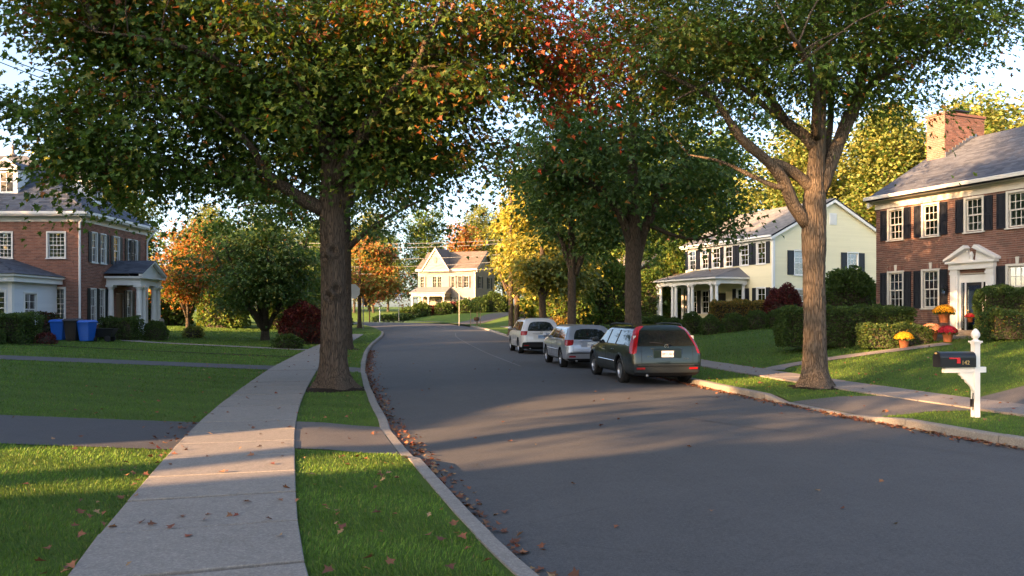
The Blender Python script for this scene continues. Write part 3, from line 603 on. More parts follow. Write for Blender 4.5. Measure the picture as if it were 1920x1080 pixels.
# oak across the road
d1 = 18.4; ox, oy = P(1528, 728, d1).x, d1; zo = H(ox, oy)
def oak_clear(S):
    px = 960 + S[:, 0] / S[:, 1] * F; py = HZ - (S[:, 2] - CH) / S[:, 1] * F
    low = np.interp(px, [1000, 1150, 1250, 1330, 1420, 1480, 1560, 1640, 1700, 1790, 1860, 1950], [150, 190, 235, 205, 150, 185, 175, 235, 205, 180, 165, 40])
    return py > low + rng.uniform(-25, 10, len(S))
make_tree('oak_tree', (ox, oy, zo - .03),
    [((ox, oy, zo - .05), 0.326), ((ox, oy, zo + .5), 0.277), (P(1528, 620, d1), 0.251), (P(1526, 520, d1), 0.242), (P(1526, 440, d1), 0.264), (P(1527, 380, d1), 0.246), (P(1530, 320, d1), 0.194), (P(1534, 250, d1), 0.163), (P(1537, 170, d1), 0.145), (P(1541, 60, d1), 0.123), (P(1548, -60, d1), 0.088), (P(1552, -200, d1), 0.035)],
    [L_([(1517, 425, 0, .15), (1488, 385, -.1, .14), (1470, 340, -.2, .13), (1442, 305, -.3, .12), (1392, 262, -.5, .10), (1366, 225, -.6, .085), (1340, 185, -.8, .07), (1290, 160, -1.0, .05), (1220, 120, -1.2, .03)], d1),
     L_([(1522, 355, 0, .13), (1503, 335, -.05, .13), (1470, 312, -.15, .12), (1446, 304, -.3, .10)], d1),
     L_([(1474, 350, -.2, .07), (1455, 350, -.2, .065), (1410, 330, 0, .05), (1352, 303, .3, .035), (1290, 290, .6, .015)], d1),
     L_([(1526, 275, 0, .14), (1506, 252, .1, .12), (1474, 228, .3, .11), (1446, 186, .5, .095), (1422, 148, .7, .08), (1385, 110, .9, .06), (1320, 60, 1.2, .03)], d1),
     L_([(1475, 228, .3, .08), (1440, 205, .0, .07), (1400, 170, -.4, .06), (1350, 150, -.9, .04), (1260, 190, -1.3, .02)], d1),
     L_([(1538, 360, 0, .18), (1556, 310, 0, .165), (1574, 262, .1, .15), (1590, 225, .2, .15), (1606, 190, .3, .13), (1622, 100, .5, .11), (1630, 30, .6, .09), (1640, -80, .8, .05)], d1),
     L_([(1602, 205, .3, .11), (1640, 150, .6, .09), (1690, 90, 1.0, .07), (1740, 40, 1.3, .05), (1800, 0, 1.6, .025)], d1),
     L_([(1612, 180, .3, .07), (1660, 140, -.3, .06), (1720, 110, -.8, .04), (1790, 75, -1.2, .02)], d1),
     L_([(1545, 300, .1, .09), (1556, 240, .8, .08), (1560, 170, 1.8, .07), (1575, 80, 2.8, .05), (1600, 0, 3.8, .02)], d1),
     L_([(1532, 260, -.1, .09), (1530, 180, -1.0, .08), (1510, 110, -2.0, .06), (1480, 60, -3.0, .03)], d1)],
    [(P(1330, 120, d1), (2.0, 2.4, 1.3)), (P(1250, 60, d1), (2.0, 2.2, 1.6)), (P(1270, 180, d1), (1.0, 1.4, .6)), (P(1470, 60, d1), (2.2, 2.8, 1.4)), (P(1540, 150, d1 - .6), (1.8, 2.2, .7)), (P(1620, 60, d1), (2.2, 2.6, 1.6)), (P(1700, 120, d1), (1.5, 2.0, 1.0)), (P(1770, 60, d1), (1.5, 1.8, .9)), (P(1560, -80, d1), (3.8, 3.8, 2.4), 12), (P(1400, -40, d1), (2.6, 2.8, 1.8)), (P(1720, -30, d1), (2.2, 2.4, 1.2))],
    1250, 44, .132, T_OAK, PG, 'large oak with broad forked limbs and sunlit trunk foot beside the road', mats=('bark2', 'leaf'), spread=.34, accent=PO, acc_p=.05, flare=.30, seed=5, clear=oak_clear, sub=9,
    colour=lambda p, c: np.where((rng.uniform(size=len(p)) < np.clip((7.2 - p[:, 0]) * .05, 0, .22))[:, None], PGY(len(p)) * .8, c))
def street_tree(name, x, y, tr, h, blobs, limbs_px, pl, label, n=700, per=34, leaf=.2, accent=PO, acc_p=.03, seed=2, mats=('bark', 'leaf'), low=None, T=T_MID, lean=0., spread=.42):
    z = H(x, y); tk = [((x, y, z - .05), tr), ((x, y, z + h * .15), tr * .86), ((x + lean, y, z + h * .32), tr * .8), ((x + lean * 1.5, y + .1, z + h * .55), tr * .55), ((x + lean * 1.2, y, z + h * .8), tr * .28), ((x + lean, y, z + h * .95), tr * .08)]
    def clr(S):
        px = 960 + S[:, 0] / S[:, 1] * F; py = HZ - (S[:, 2] - CH) / S[:, 1] * F
        return py > np.interp(px, [q[0] for q in low], [q[1] for q in low]) + rng.uniform(-18, 8, len(S))
    return make_tree(name, (x, y, z - .03), tk, limbs_px, blobs, n, per, leaf, T, pl, label, mats=mats, spread=spread, accent=accent, acc_p=acc_p, flare=tr * .5, seed=seed, hero=False, clear=clr if low else None, sub=11, tw=False)
dB = 38.5; xB = P(647, 650, dB).x
street_tree('maple_tree', xB, dB, .36, 15, [(P(560, 330, dB), (3.6, 3.6, 2.6)), (P(480, 400, dB), (2.4, 2.6, 1.7)), (P(700, 380, dB), (2.4, 3, 2.2)), (P(780, 400, dB), (2.0, 2.4, 1.3)), (P(740, 290, dB), (3, 3.4, 2.4)), (P(640, 200, dB), (4.2, 4.2, 3.4))],
    [L_([(648, 470, 0, .16), (680, 440, -.3, .13), (740, 400, -.6, .09), (800, 370, -.9, .04)], dB), L_([(644, 450, 0, .16), (600, 400, .3, .12), (520, 380, .5, .08), (430, 390, .6, .03)], dB), L_([(646, 400, 0, .16), (690, 330, .5, .11), (740, 270, .8, .05)], dB), L_([(644, 380, 0, .14), (600, 300, -.5, .1), (540, 260, -1, .04)], dB)],
    PGD, 'second maple in line on the left verge, just behind the big furrowed trunk', 700, 34, .21, PO, .02, 21, low=[(380, 430), (470, 440), (560, 430), (640, 420), (700, 440), (760, 455), (830, 440), (870, 395)])
dC = 30.0; xC = P(1187, 640, dC).x
street_tree('maple_tree', xC, dC, .35, 14, [(P(1180, 300, dC), (4.0, 4.0, 2.6)), (P(1050, 330, dC), (2.4, 3, 1.8)), (P(1310, 370, dC), (1.9, 2.4, 1.5)), (P(1350, 420, dC - .3), (1.0, 1.4, .8)), (P(1260, 320, dC), (2.4, 2.6, 1.7)), (P(1100, 240, dC), (3.2, 3.4, 2.2)), (P(1200, 160, dC), (4.2, 4.2, 2.8))],
    [L_([(1190, 480, 0, .2), (1170, 420, -.1, .17), (1140, 370, -.3, .15), (1090, 335, -.6, .10), (1020, 320, -.9, .04)], dC), L_([(1192, 500, 0, .2), (1206, 440, .1, .17), (1222, 400, .2, .17), (1240, 350, .4, .12), (1290, 310, .6, .05)], dC), L_([(1212, 420, .1, .1), (1260, 440, -.2, .07), (1310, 448, -.4, .05), (1370, 430, -.7, .02)], dC), L_([(1185, 440, 0, .2), (1190, 340, .2, .14), (1180, 260, .3, .06)], dC)],
    PGD, 'dark green maple with thick forked trunk behind the dark green wagon', 760, 34, .19, PO, .02, 31, low=[(930, 300), (970, 350), (1020, 405), (1060, 425), (1120, 420), (1180, 390), (1240, 430), (1290, 455), (1340, 478), (1390, 470), (1420, 400)])
dD = 40.0; xD = P(1072, 620, dD).x
street_tree('maple_tree', xD, dD, .26, 13, [(P(1060, 380, dD), (3.2, 3.4, 2.4)), (P(1000, 380, dD), (2.2, 2.6, 1.9)), (P(1130, 400, dD), (2.2, 2.4, 1.8)), (P(1060, 290, dD), (3.4, 3.6, 2.4))],
    [L_([(1075, 510, 0, .2), (1062, 480, 0, .15), (1048, 440, -.2, .1), (1010, 400, -.4, .04)], dD), L_([(1078, 515, 0, .2), (1092, 480, .1, .15), (1110, 450, .2, .09), (1140, 420, .3, .03)], dD)],
    PGD, 'slender dark green maple standing behind the parked silver hatchback', 500, 34, .23, PGY, .05, 41, low=[(930, 300), (965, 345), (1005, 400), (1045, 450), (1080, 470), (1130, 470), (1200, 440)])
dE = 57.0
for i, (px, dd, wj) in enumerate([(958, 57, 0), (969, 60, .6)]):
    xE = P(px, 600, dd).x
    street_tree('yellow_maple_tree', xE, dd, .22, 12, [(P(1005, 430, dd), (2.4, 2.6, 2.4)), (P(975, 490, dd), (1.5, 2.0, 1.5)), (P(1030, 490, dd), (2.0, 2.2, 1.9)), (P(995, 360, dd), (1.9, 2.2, 1.8))],
        [L_([(px, 560, 0, .12), (940, 520, 0, .08), (930, 470, 0, .03)], dd), L_([(px + 2, 560, 0, .12), (990, 510, .2, .08), (1020, 460, .3, .03)], dd)],
        PY, ['yellow leaved street tree nearest the road beyond the white car', 'yellow leaved street tree standing just behind its twin beyond the white car'][i], 330, 34, .30, PGY, .3, 51 + i, low=[(905, 330), (925, 430), (945, 520), (970, 560), (1000, 545), (1040, 560), (1080, 520)])
xG = P(1017, 600, 50).x
street_tree('yellow_maple_tree', xG, 50, .26, 10, [(P(1030, 470, 50), (2.4, 2.4, 1.6)), (P(1050, 520, 50), (1.6, 2, 1.0))], [L_([(1015, 560, 0, .12), (1000, 520, 0, .08), (990, 480, 0, .03)], 50), L_([(1019, 560, 0, .12), (1040, 520, .2, .08), (1060, 490, .3, .03)], 50)], PGY, 'low forked tree with yellow green leaves above the white car roof', 220, 32, .28, PY, .4, 55, low=[(960, 540), (1010, 545), (1060, 560), (1120, 520)])
# orange tree on the far corner of the left verge
xF, yF = -13.4, 70.0
street_tree('orange_maple_tree', xF, yF, .19, 9.5, [(P(700, 505, yF), (2.0, 2.2, 2.4)), (P(725, 540, yF), (1.2, 1.6, 1.1)), (P(680, 545, yF), (1.6, 1.8, 1.1)), (P(705, 465, yF), (1.4, 1.6, 1.3))], [L_([(687, 570, 0, .1), (720, 520, 0, .06), (740, 480, 0, .02)], yF), L_([(687, 575, 0, .1), (670, 530, 0, .06), (665, 490, 0, .02)], yF)], PO, 'small orange maple at the street corner by the sign posts', 210, 32, .26, PGY, .55, 61, low=[(640, 560), (690, 575), (740, 572), (790, 560)])
# garden trees on the left
def left_tree(name, x, y, h, w, pl, label, n, leaf, accent, acc_p, stems=5, seed=3, base=.25, tr=.12, low=.3, flat=.35):
    z = H(x, y); r = random.Random(seed); limbs = []
    for k in range(stems):
        a = 2 * math.pi * k / stems + r.uniform(-.3, .3); rr = w * .42 * r.uniform(.7, 1.1)
        limbs.append([((x + .08 * math.cos(a), y + .08 * math.sin(a), z + h * base * .5), tr * .8), ((x + rr * .35 * math.cos(a), y + rr * .35 * math.sin(a), z + h * (base + .12)), tr * .6), ((x + rr * .75 * math.cos(a), y + rr * .75 * math.sin(a), z + h * .55), tr * .38), ((x + rr * math.cos(a), y + rr * math.sin(a), z + h * r.uniform(.65, .85)), tr * .12)])
    B = []
    for k in range(9):
        a = k * 2.4; q = w * .30 * r.uniform(.4, 1.1); B.append(((x + q * math.cos(a), y + q * math.sin(a), z + h * r.uniform(low + .15, .85)), (w * .24, w * .24, h * .14)))
    B.append(((x, y, z + h * .62), (w * .36, w * .36, h * .3)))
    return make_tree(name, (x, y, z - .03), [((x, y, z - .05), tr * 1.2), ((x, y, z + h * .2), tr), ((x + .1, y, z + h * .5), tr * .6), ((x, y + .1, z + h * .85), tr * .15)], limbs, B, n, 30, leaf, T_MID, pl, label, mats=('barkd', 'leaf'), spread=.36, accent=accent, acc_p=acc_p, flare=tr * .6, seed=seed, hero=False, sub=10, flat=flat, tw=False)
left_tree('orange_maple_tree', P(352, 600, 56).x, 56, 8.2, 6.0, PO, 'spreading orange maple growing right of the brick house portico', 480, .20, PG, .42, 6, 71, .22, .11, .18)
left_tree('dogwood_tree', P(497, 610, 47).x, 47, 7.6, 7.4, PGD, 'low branching green garden tree on the left lawn beyond the path', 640, .21, PGY, .10, 6, 72, .16, .20, .2)
left_tree('dogwood_tree', P(420, 600, 62).x, 62, 8.5, 8.0, PGD, 'broad green tree between the orange maple and the low branching tree', 480, .26, PGY, .08, 5, 73, .25, .2, .2)
# ------------------------------------------------------------------ woods and neighbours' trees
FG = [proto_tree(101 + i, PGY, 17, 10, 15000, .34, accent=PG, acc_p=.25) for i in range(3)]
FD = [proto_tree(111 + i, PG, 16, 9.5, 15000, .34, accent=PGY, acc_p=.12) for i in range(3)]
FO = [proto_tree(121 + i, PO, 12, 8, 9000, .34, accent=PGY, acc_p=.3) for i in range(2)]
FL = [proto_tree(131 + i, PY, 15, 9, 11000, .36, accent=PGY, acc_p=.35) for i in range(2)]
def woods(rows, kinds, label, group, names='wood_tree'):
    od = sorted(range(len(rows)), key=lambda k: rows[k][0] / rows[k][1]); W_ = ['leftmost', 'second', 'third', 'fourth', 'fifth', 'sixth', 'seventh', 'eighth', 'ninth', 'tenth', 'eleventh']
    for i, (x, y, s) in enumerate(rows): k = od.index(i); far_tree(names, kinds[i % len(kinds)], x, y, s, label + ', ' + (W_[k] + ' from the left' if 0 < k < len(rows) - 1 else ('leftmost of them' if k == 0 else 'rightmost of them')), group, i * 1.7)
woods([(24, 66, .92), (29.5, 63, .92), (35, 61, .95), (40.5, 60, .98), (46, 58, 1.02), (33, 70, 1.02), (41, 68, 1.08), (52, 60, 1.1), (27, 74, 1.05), (37, 66, 1.0), (31, 66, .98)], [FG[0], FG[2], FG[1]], 'golden green woodland tree behind the right hand houses', 'sunlit trees behind the right hand houses')
woods([(12, 72, .95), (17, 76, 1.05), (8, 80, 1.0), (21, 80, 1.1), (13, 86, 1.1)], FD, 'dark green tree in the gap left of the cream house', 'dark trees left of the cream house')
woods([(6.5, 100, .95), (11, 102, 1.1), (7.5, 88, .8)], [FL[0], FG[1]], 'yellow green tree behind the right hand street maples', 'yellow green trees behind the right hand street maples')
woods([(-21, 66, .5), (-27, 70, .52), (-33, 68, .62), (-24, 80, .5), (-39, 74, .7), (-31, 84, .5), (-18, 77, .45)], FD, 'dark green tree behind the left hand gardens', 'dark trees behind the left hand gardens')
far_tree('wood_tree', FL[1], P(130, 500, 66).x, 66, .98, 'golden sunlit tree rising behind the slate roof of the brick house', None, 1.0)
far_tree('wood_tree', FL[0], P(215, 500, 72).x, 72, .95, 'golden tree partly hidden by the hanging maple branch at left', None, 2.0)
woods([(-32, 128, .9), (-24, 134, 1.0), (-15, 138, 1.05), (-6, 140, 1.05), (4, 134, 1.1), (-40, 126, .9), (13, 128, 1.1), (-50, 130, 1.0)], [FD[0], FG[0], FD[1], FG[2]], 'tall tree behind the beige house', 'trees on the rise behind the beige house')
woods([(-41, 117, .62), (-34, 121, .72), (-28.5, 118, .6), (-19, 122, .7), (2.5, 119, .72), (8, 115, .75), (-46, 112, .6)], [FD[0], FG[0], FD[2]], 'bushy mid height tree close behind the beige house', 'mid height trees round the beige house', 'bushy_tree')
far_tree('orange_wood_tree', FO[0], P(868, 500, 130).x, 130, 1.12, 'round orange tree rising behind the roof of the beige house', None, .4)
far_tree('wood_tree', FG[2], P(945, 480, 132).x, 132, .95, 'golden green tree right of the beige house roof', None, 1.4)
far_tree('wood_tree', FG[1], -22.0, 111, .68, 'yellow green tree left of the beige house porch', None, .9)
far_tree('orange_wood_tree', FO[0], P(700, 540, 112).x, 112, .7, 'orange tree seen beyond the street corner posts', None, 2.2)
# ------------------------------------------------------------------ house kit (house-local: x along the front as seen from outside, y inward, z up)
class Wall:
    """a flat wall: origin o (bottom left seen from outside), unit u along it, width w, height h"""
    def __init__(s, o, u, w, h): s.o = Vector(o); s.u = Vector(u).normalized(); s.n = s.u.cross(Vector((0, 0, 1))); s.w = w; s.h = h; s.holes = []; s.M = Matrix.Translation(s.o) @ Matrix((s.u, Vector((0, 0, 1)), s.n)).transposed().to_4x4()
    # wall frame: x along, y up, z outward
    def pt(s, x, y, z=0.): return s.M @ Vector((x, y, z))
    def at(s, x, y, z=0.): return s.M @ Matrix.Translation((x, y, z))
def back_sheet(wl, name, mat, parent, gable=None, t=.0):
    """sheet with openings, set just behind the facing"""
    xs = sorted({0, wl.w, *[a for hh in wl.holes for a in (hh[0], hh[2])]}); ys = sorted({0, wl.h, *[a for hh in wl.holes for a in (hh[1], hh[3])]}); mb = MB()
    for i in range(len(xs) - 1):
        for j in range(len(ys) - 1):
            cx, cy = (xs[i] + xs[i + 1]) / 2, (ys[j] + ys[j + 1]) / 2
            if any(a < cx < c and b < cy < d for a, b, c, d in wl.holes): continue
            mb.box((xs[i], ys[j], -.12), (xs[i + 1], ys[j + 1], t), wl.M)
    if gable: mb.prism([(0, wl.h), (wl.w, wl.h), (wl.w / 2, wl.h + gable)], -.12, t, wl.M)
    return mb.build(name, mat, parent)
def facing(wl, name, mat, parent, pw, ph, gap, th, half=True, gable=None, tilt=0., jit=.0, lintels=()):
    """courses of bricks or boards as real pieces, cut round openings"""
    mb = MB(); y = gap; row = 0; top = wl.h + (gable or 0)
    while y < top - ph * .5:
        y1 = min(y + ph, top); x0, x1 = 0.0, wl.w
        if y > wl.h: k = (y - wl.h) / gable * wl.w / 2; x0 += k; x1 -= k
        segs = [(x0, x1)]
        for a, b, c, d in list(wl.holes) + list(lintels):
            if b < y1 - .01 and d > y + .01:
                ns = []
                for p, q in segs:
                    if a > p: ns.append((p, min(q, a)))
                    if c < q: ns.append((max(p, c), q))
                segs = [(p, q) for p, q in ns if q - p > .02]
        for p, q in segs:
            e = -(row % 2) * (pw / 2 if half else 0) - (0 if half else random.uniform(0, pw)); x = e
            while x < q:
                a, b = max(x, p), min(x + pw, q); x += pw + gap
                if b - a < .025: continue
                j = random.uniform(-jit, jit); vs = [wl.pt(a, y, 0), wl.pt(b, y, 0), wl.pt(b, y1, 0), wl.pt(a, y1, 0), wl.pt(a, y, th + tilt + j), wl.pt(b, y, th + tilt + j), wl.pt(b, y1, th + j), wl.pt(a, y1, th + j)]
                mb.add(vs, [(4, 5, 6, 7), (0, 1, 5, 4), (1, 2, 6, 5), (2, 3, 7, 6), (3, 0, 4, 7)])
        y += ph + gap; row += 1
    for a, b, c, d in lintels:                                # soldier courses over openings
        x = a
        while x < c - .03:
            vs = [wl.pt(x, b, 0), wl.pt(x + .066, b, 0), wl.pt(x + .066, d, 0), wl.pt(x, d, 0)] + [wl.pt(x, b, th), wl.pt(x + .066, b, th), wl.pt(x + .066, d, th), wl.pt(x, d, th)]
            mb.add(vs, [(4, 5, 6, 7), (0, 1, 5, 4), (1, 2, 6, 5), (2, 3, 7, 6), (3, 0, 4, 7)]); x += .078
    o = mb.build(name, mat, parent); o['kind'] = 'stuff'; return o
_cache = {}
def window(wl, x, y, w, h, parent, cols=3, rows=2, trim='white', curtain=True, shut=None, shw=None, sides=(1, 1), case=.075, panes=True, hood=False, pairs=1):
    """sash window centred at x, sill at y: casing and sashes, panes, sill, curtain; shutters are parts of the house"""
    key = (round(w, 3), round(h, 3), cols, rows, trim, panes)
    wl.holes.append((x - w / 2, y, x + w / 2, y + h))
    if key not in _cache:
        fr = MB(); c = case; W = w / 2
        for (a, b) in (((-W - c, -c * .4, 0), (-W, h + c, .05)), ((W, -c * .4, 0), (W + c, h + c, .05)), ((-W, h, 0), (W, h + c, .055))): fr.box(a, b)
        s = .045; mid = h / 2
        for (b0, b1, z) in ((.0, mid + .02, -.045), (mid - .02, h, -.02)):      # lower sash set behind the upper
            fr.box((-W, b0, z - .03), (-W + s, b1, z)); fr.box((W - s, b0, z - .03), (W, b1, z)); fr.box((-W + s, b0, z - .03), (W - s, b0 + s, z)); fr.box((-W + s, b1 - s, z - .03), (W - s, b1, z))
            iw = w - 2 * s; ih = b1 - b0 - 2 * s
            for k in range(1, cols): xx = -W + s + iw * k / cols; fr.box((xx - .011, b0 + s, z - .025), (xx + .011, b1 - s, z - .004))
            for k in range(1, rows): yy = b0 + s + ih * k / rows; fr.box((-W + s, yy - .011, z - .0255), (W - s, yy + .011, z - .0045))
        pm = []; iw = w - 2 * s
        for (b0, b1, z) in ((.0, mid + .02, -.045), (mid - .02, h, -.02)):
            ih = b1 - b0 - 2 * s
            for i in range(cols if panes else 1):
                for j in range(rows if panes else 1):
                    cw = iw / (cols if panes else 1); chh = ih / (rows if panes else 1); pm.append((-W + s + cw * (i + .5), b0 + s + chh * (j + .5), z - .015, cw, chh))
        pmesh = MB().box((-.5, -.5, -.002), (.5, .5, .002)).mesh('pane', MT['glass'])
        sl_ = MB().box((-W - c - .03, -.075, 0), (W + c + .03, -c * .4 - .001, .085)).mesh('sill', MT[trim])
        cu = MB()
        for sg in (-1, 1):
            pts = []; n = 11
            for i in range(n): t = i / (n - 1); pts.append((sg * W * (1 - .8 * t), -.13 + .022 * math.sin(t * 22)))
            vs = [(p, .02, q) for p, q in pts] + [(p, h - .02, q) for p, q in pts]; cu.add(vs, [(i, i + 1, n + i + 1, n + i) for i in range(n - 1)])
        _cache[key] = (fr.mesh('window', MT[trim]), pm, pmesh, sl_, cu.mesh('curtain', MT['curtain']))
    fm, pm, pmesh, sm, cm = _cache[key]
    o = link('window', fm, parent, wl.at(x, y, .0)); link('sill', sm, o)
    for (px_, py_, pz, cw, chh) in pm: link('pane', pmesh, o, Matrix.Translation((px_, py_, pz)) @ Matrix.Rotation(random.uniform(-.006, .006), 4, 'Y') @ Matrix.Rotation(random.uniform(-.006, .006), 4, 'X') @ Matrix.Diagonal((cw, chh, 1, 1)))
    if curtain: link('curtain', cm, o)
    if shut:
        sw = shw or w * .46
        k2 = (round(sw, 3), round(h, 3), shut)
        if k2 not in _cache:
            b = MB(); b.box((-sw / 2, -.02, 0), (-sw / 2 + .05, h + .03, .045)); b.box((sw / 2 - .05, -.02, 0), (sw / 2, h + .03, .045))
            for (z0, z1) in ((-.02, .07), (h * .44, h * .44 + .09), (h - .05, h + .03)): b.box((-sw / 2 + .05, z0, 0), (sw / 2 - .05, z1, .044))
            b.box((-sw / 2 + .05, .07, 0), (sw / 2 - .05, h * .44, .02)); b.box((-sw / 2 + .05, h * .44 + .09, 0), (sw / 2 - .05, h - .05, .02))
            b.box((-sw / 2 + .09, .11, .02), (sw / 2 - .09, h * .44 - .04, .034)); b.box((-sw / 2 + .09, h * .44 + .13, .02), (sw / 2 - .09, h - .09, .034)); _cache[k2] = b.mesh('shutter', MT[shut])
        for sg, on in zip((-1, 1), sides):
            if on: link('shutter', _cache[k2], parent, wl.at(x + sg * (w / 2 + case + .012 + sw / 2), y, .02))
    return o
def shingles(name, mat, parent, o, u, v, w, l, clip=None, pw=.30, ph=.15, th=.012):
    """roof plane: o eave corner, u along the eave, v up the slope; clip(x, y) keeps a piece"""
    o = Vector(o); u = Vector(u).normalized(); v = Vector(v).normalized(); n = u.cross(v).normalized(); mb = MB(); y = 0; r = 0
    while y < l - .02:
        x = -(r % 2) * pw * .5 - random.uniform(0, .08)
        while x < w:
            pp = pw * random.uniform(.75, 1.25); a, b = max(0, x), min(w, x + pp); x += pp + .006
            if b - a < .03 or (clip and not clip((a + b) / 2, y + ph / 2)): continue
            y1 = min(y + ph * 1.12, l); j = random.uniform(0, .004)
            q = [o + u * a + v * y, o + u * b + v * y, o + u * b + v * y1, o + u * a + v * y1]; t0 = th + j
            mb.add(q + [q[0] + n * t0, q[1] + n * t0, q[2] + n * .003, q[3] + n * .003], [(4, 5, 6, 7), (0, 1, 5, 4), (1, 2, 6, 5), (3, 0, 4, 7)])
        y += ph; r += 1
    ob = mb.build(name, mat, parent); ob['kind'] = 'stuff'; return ob
def column(parent, x, y, z0, z1, r, mat, name='column'):
    h = z1 - z0; c = MB(); c.box((x - r * 1.45, y - r * 1.45, z0), (x + r * 1.45, y + r * 1.45, z0 + r * .7)); c.lathe([(r * 1.3, r * .7), (r * 1.3, r * 1.0), (r * 1.05, r * 1.2), (r, h * .35), (r * .86, h - r * 1.6), (r * 1.05, h - r * 1.4), (r * 1.2, h - r * .9), (r * 1.2, h - r * .7)], 14, (x, y, z0)); c.box((x - r * 1.4, y - r * 1.4, z1 - r * .7), (x + r * 1.4, y + r * 1.4, z1)); return c.build(name, mat, parent)
BR = dict(pw=.205, ph=.062, gap=.012, th=.012)

# ------------------------------------------------------------------ brick house across the road, right
hx, hy = 14.64, 32.0; rz = math.atan2(-.923, .384); hb = 1.05
rh = empty('brick_house', (hx, hy, hb), rz); tag(rh, 'red brick house with black shutters, white pedimented door and slate roof', 'house')
W, Dp, EH = 13.5, 9.0, 4.95
fw = Wall((0, 0, 0), (1, 0, 0), W, EH); lw = Wall((0, Dp, 0), (0, -1, 0), Dp, EH)     # front; gable end towards the cream house
rw = Wall((W, 0, 0), (0, 1, 0), Dp, EH); bw = Wall((W, Dp, 0), (-1, 0, 0), W, EH)
lint = []
for x in (.95, 2.52, 4.28, 5.85, 8.4, 10.6): window(fw, x, 3.70, .62, 1.14, rh, 3, 2, 'cream', shut='shutter', shw=.31)
for x in (.95, 2.52, 5.85, 8.4, 10.6):
    window(fw, x, 1.02, .64, 1.36, rh, 3, 2, 'cream', shut='shutter', shw=.31); lint.append((x - .38, 2.465, x + .38, 2.66))
fw.holes.append((3.72, -.1, 4.80, 2.18))                      # door opening
back_sheet(fw, 'wall', MT['mortar'], rh); facing(fw, 'brickwork', MT['brick'], rh, **BR, lintels=lint, jit=.002)
back_sheet(rw, 'wall', MT['mortar'], rh, 2.45)
back_sheet(lw, 'wall', MT['mortar'], rh, 2.45); facing(lw, 'brickwork', MT['brick'], rh, **BR, gable=2.45)
back_sheet(bw, 'wall', MT['mortar'], rh)
for x in (.95, 2.52, 5.85, 8.4): MB().prism([(-.045, 0), (.045, 0), (.065, .23), (-.065, .23)], 0, .035, fw.at(x, 2.46)).build('keystone', MT['cream'], rh)
# entablature, gutter, roof
tr = MB(); tr.box((-.03, -.05, EH), (W + .03, -.001, EH + .24)); tr.box((-.06, -.10, EH + .24), (W + .06, -.001, EH + .30)); tr.box((-.2, -.36, EH + .30), (W + .2, -.001, EH + .37)); tr.build('frieze', MT['cream'], rh)
gt = MB(); gt.box((-.22, -.48, EH + .36), (W + .22, -.365, EH + .46)); gt.tube([(-.22, -.45, EH + .46), (W + .22, -.45, EH + .46)], .035, 8); gt.build('gutter', MT['cream'], rh)
ez = EH + .40; rise = 2.75; rg = ez + rise; yv = Vector((0, Dp / 2 + .4, rise)); sl_len = yv.length
rf = MB()
for (a, b) in ((-.4, Dp / 2), (Dp + .4, Dp / 2)): rf.add([(-.2, a, ez - .02), (W + .2, a, ez - .02), (W + .2, b, rg - .02), (-.2, b, rg - .02), (-.2, a, ez - .1), (W + .2, a, ez - .1), (W + .2, b, rg - .1), (-.2, b, rg - .1)], [(0, 1, 2, 3), (4, 5, 6, 7), (0, 1, 5, 4), (0, 3, 7, 4), (1, 2, 6, 5)])
roof = rf.build('roof', MT['under'], rh); shingles('shingles', MT['slate'], roof, (-.22, -.42, ez - .016), (1, 0, 0), yv, W + .44, sl_len)
tb = MB()
for sx in (-.16, W + .04):
    tb = MB(); tb.prism([(-.35, ez - .14), (Dp / 2, rg - .14), (Dp + .35, ez - .14), (Dp + .35, ez - .34), (Dp / 2, rg - .36), (-.35, ez - .34)], 0, .12, Matrix.Translation((sx, 0, 0)) @ Matrix(((0, 0, 1, 0), (1, 0, 0, 0), (0, 1, 0, 0), (0, 0, 0, 1)))); tb.build('rake_board', MT['cream'], rh)
# chimney across the ridge at the gable end
cz0, cz1 = EH + 1.0, rg + .78; cx0, cx1, cy0, cy1 = .05, .88, 2.75, 5.05
ch = MB().box((cx0, cy0, cz0), (cx1, cy1, cz1)).build('chimney', MT['mortar'], rh)
for wl_ in (Wall((cx0, cy0, cz0), (1, 0, 0), cx1 - cx0, cz1 - cz0), Wall((cx0, cy1, cz0), (0, -1, 0), cy1 - cy0, cz1 - cz0), Wall((cx1, cy0, cz0), (0, 1, 0), cy1 - cy0, cz1 - cz0)): facing(wl_, 'brickwork', MT['brick'], ch, **BR)
MB().box((cx0 - .05, cy0 - .05, cz1), (cx1 + .05, cy1 + .05, cz1 + .10)).build('chimney_cap', MT['brick'], ch)
cc = MB(); cc.box((cx0 + .1, cy0 + .7, cz1 + .24), (cx1 - .1, cy1 - .7, cz1 + .29))
for a in (cx0 + .14, cx1 - .16):
    for b in (cy0 + .75, cy1 - .77): cc.box((a, b, cz1 + .10), (a + .02, b + .02, cz1 + .24))
cc.build('rain_cover', MT['metal'], ch)
fl = MB(); k = yv.z / yv.y
for i in range(9): y = cy0 + (Dp / 2 - cy0) * i / 9; fl.box((cx1 + .015, y, ez + (y + .4) * k - .02), (cx1 + .05, y + .24, ez + (y + .4) * k + .22))
fl.build('flashing', MT['steel'], ch)
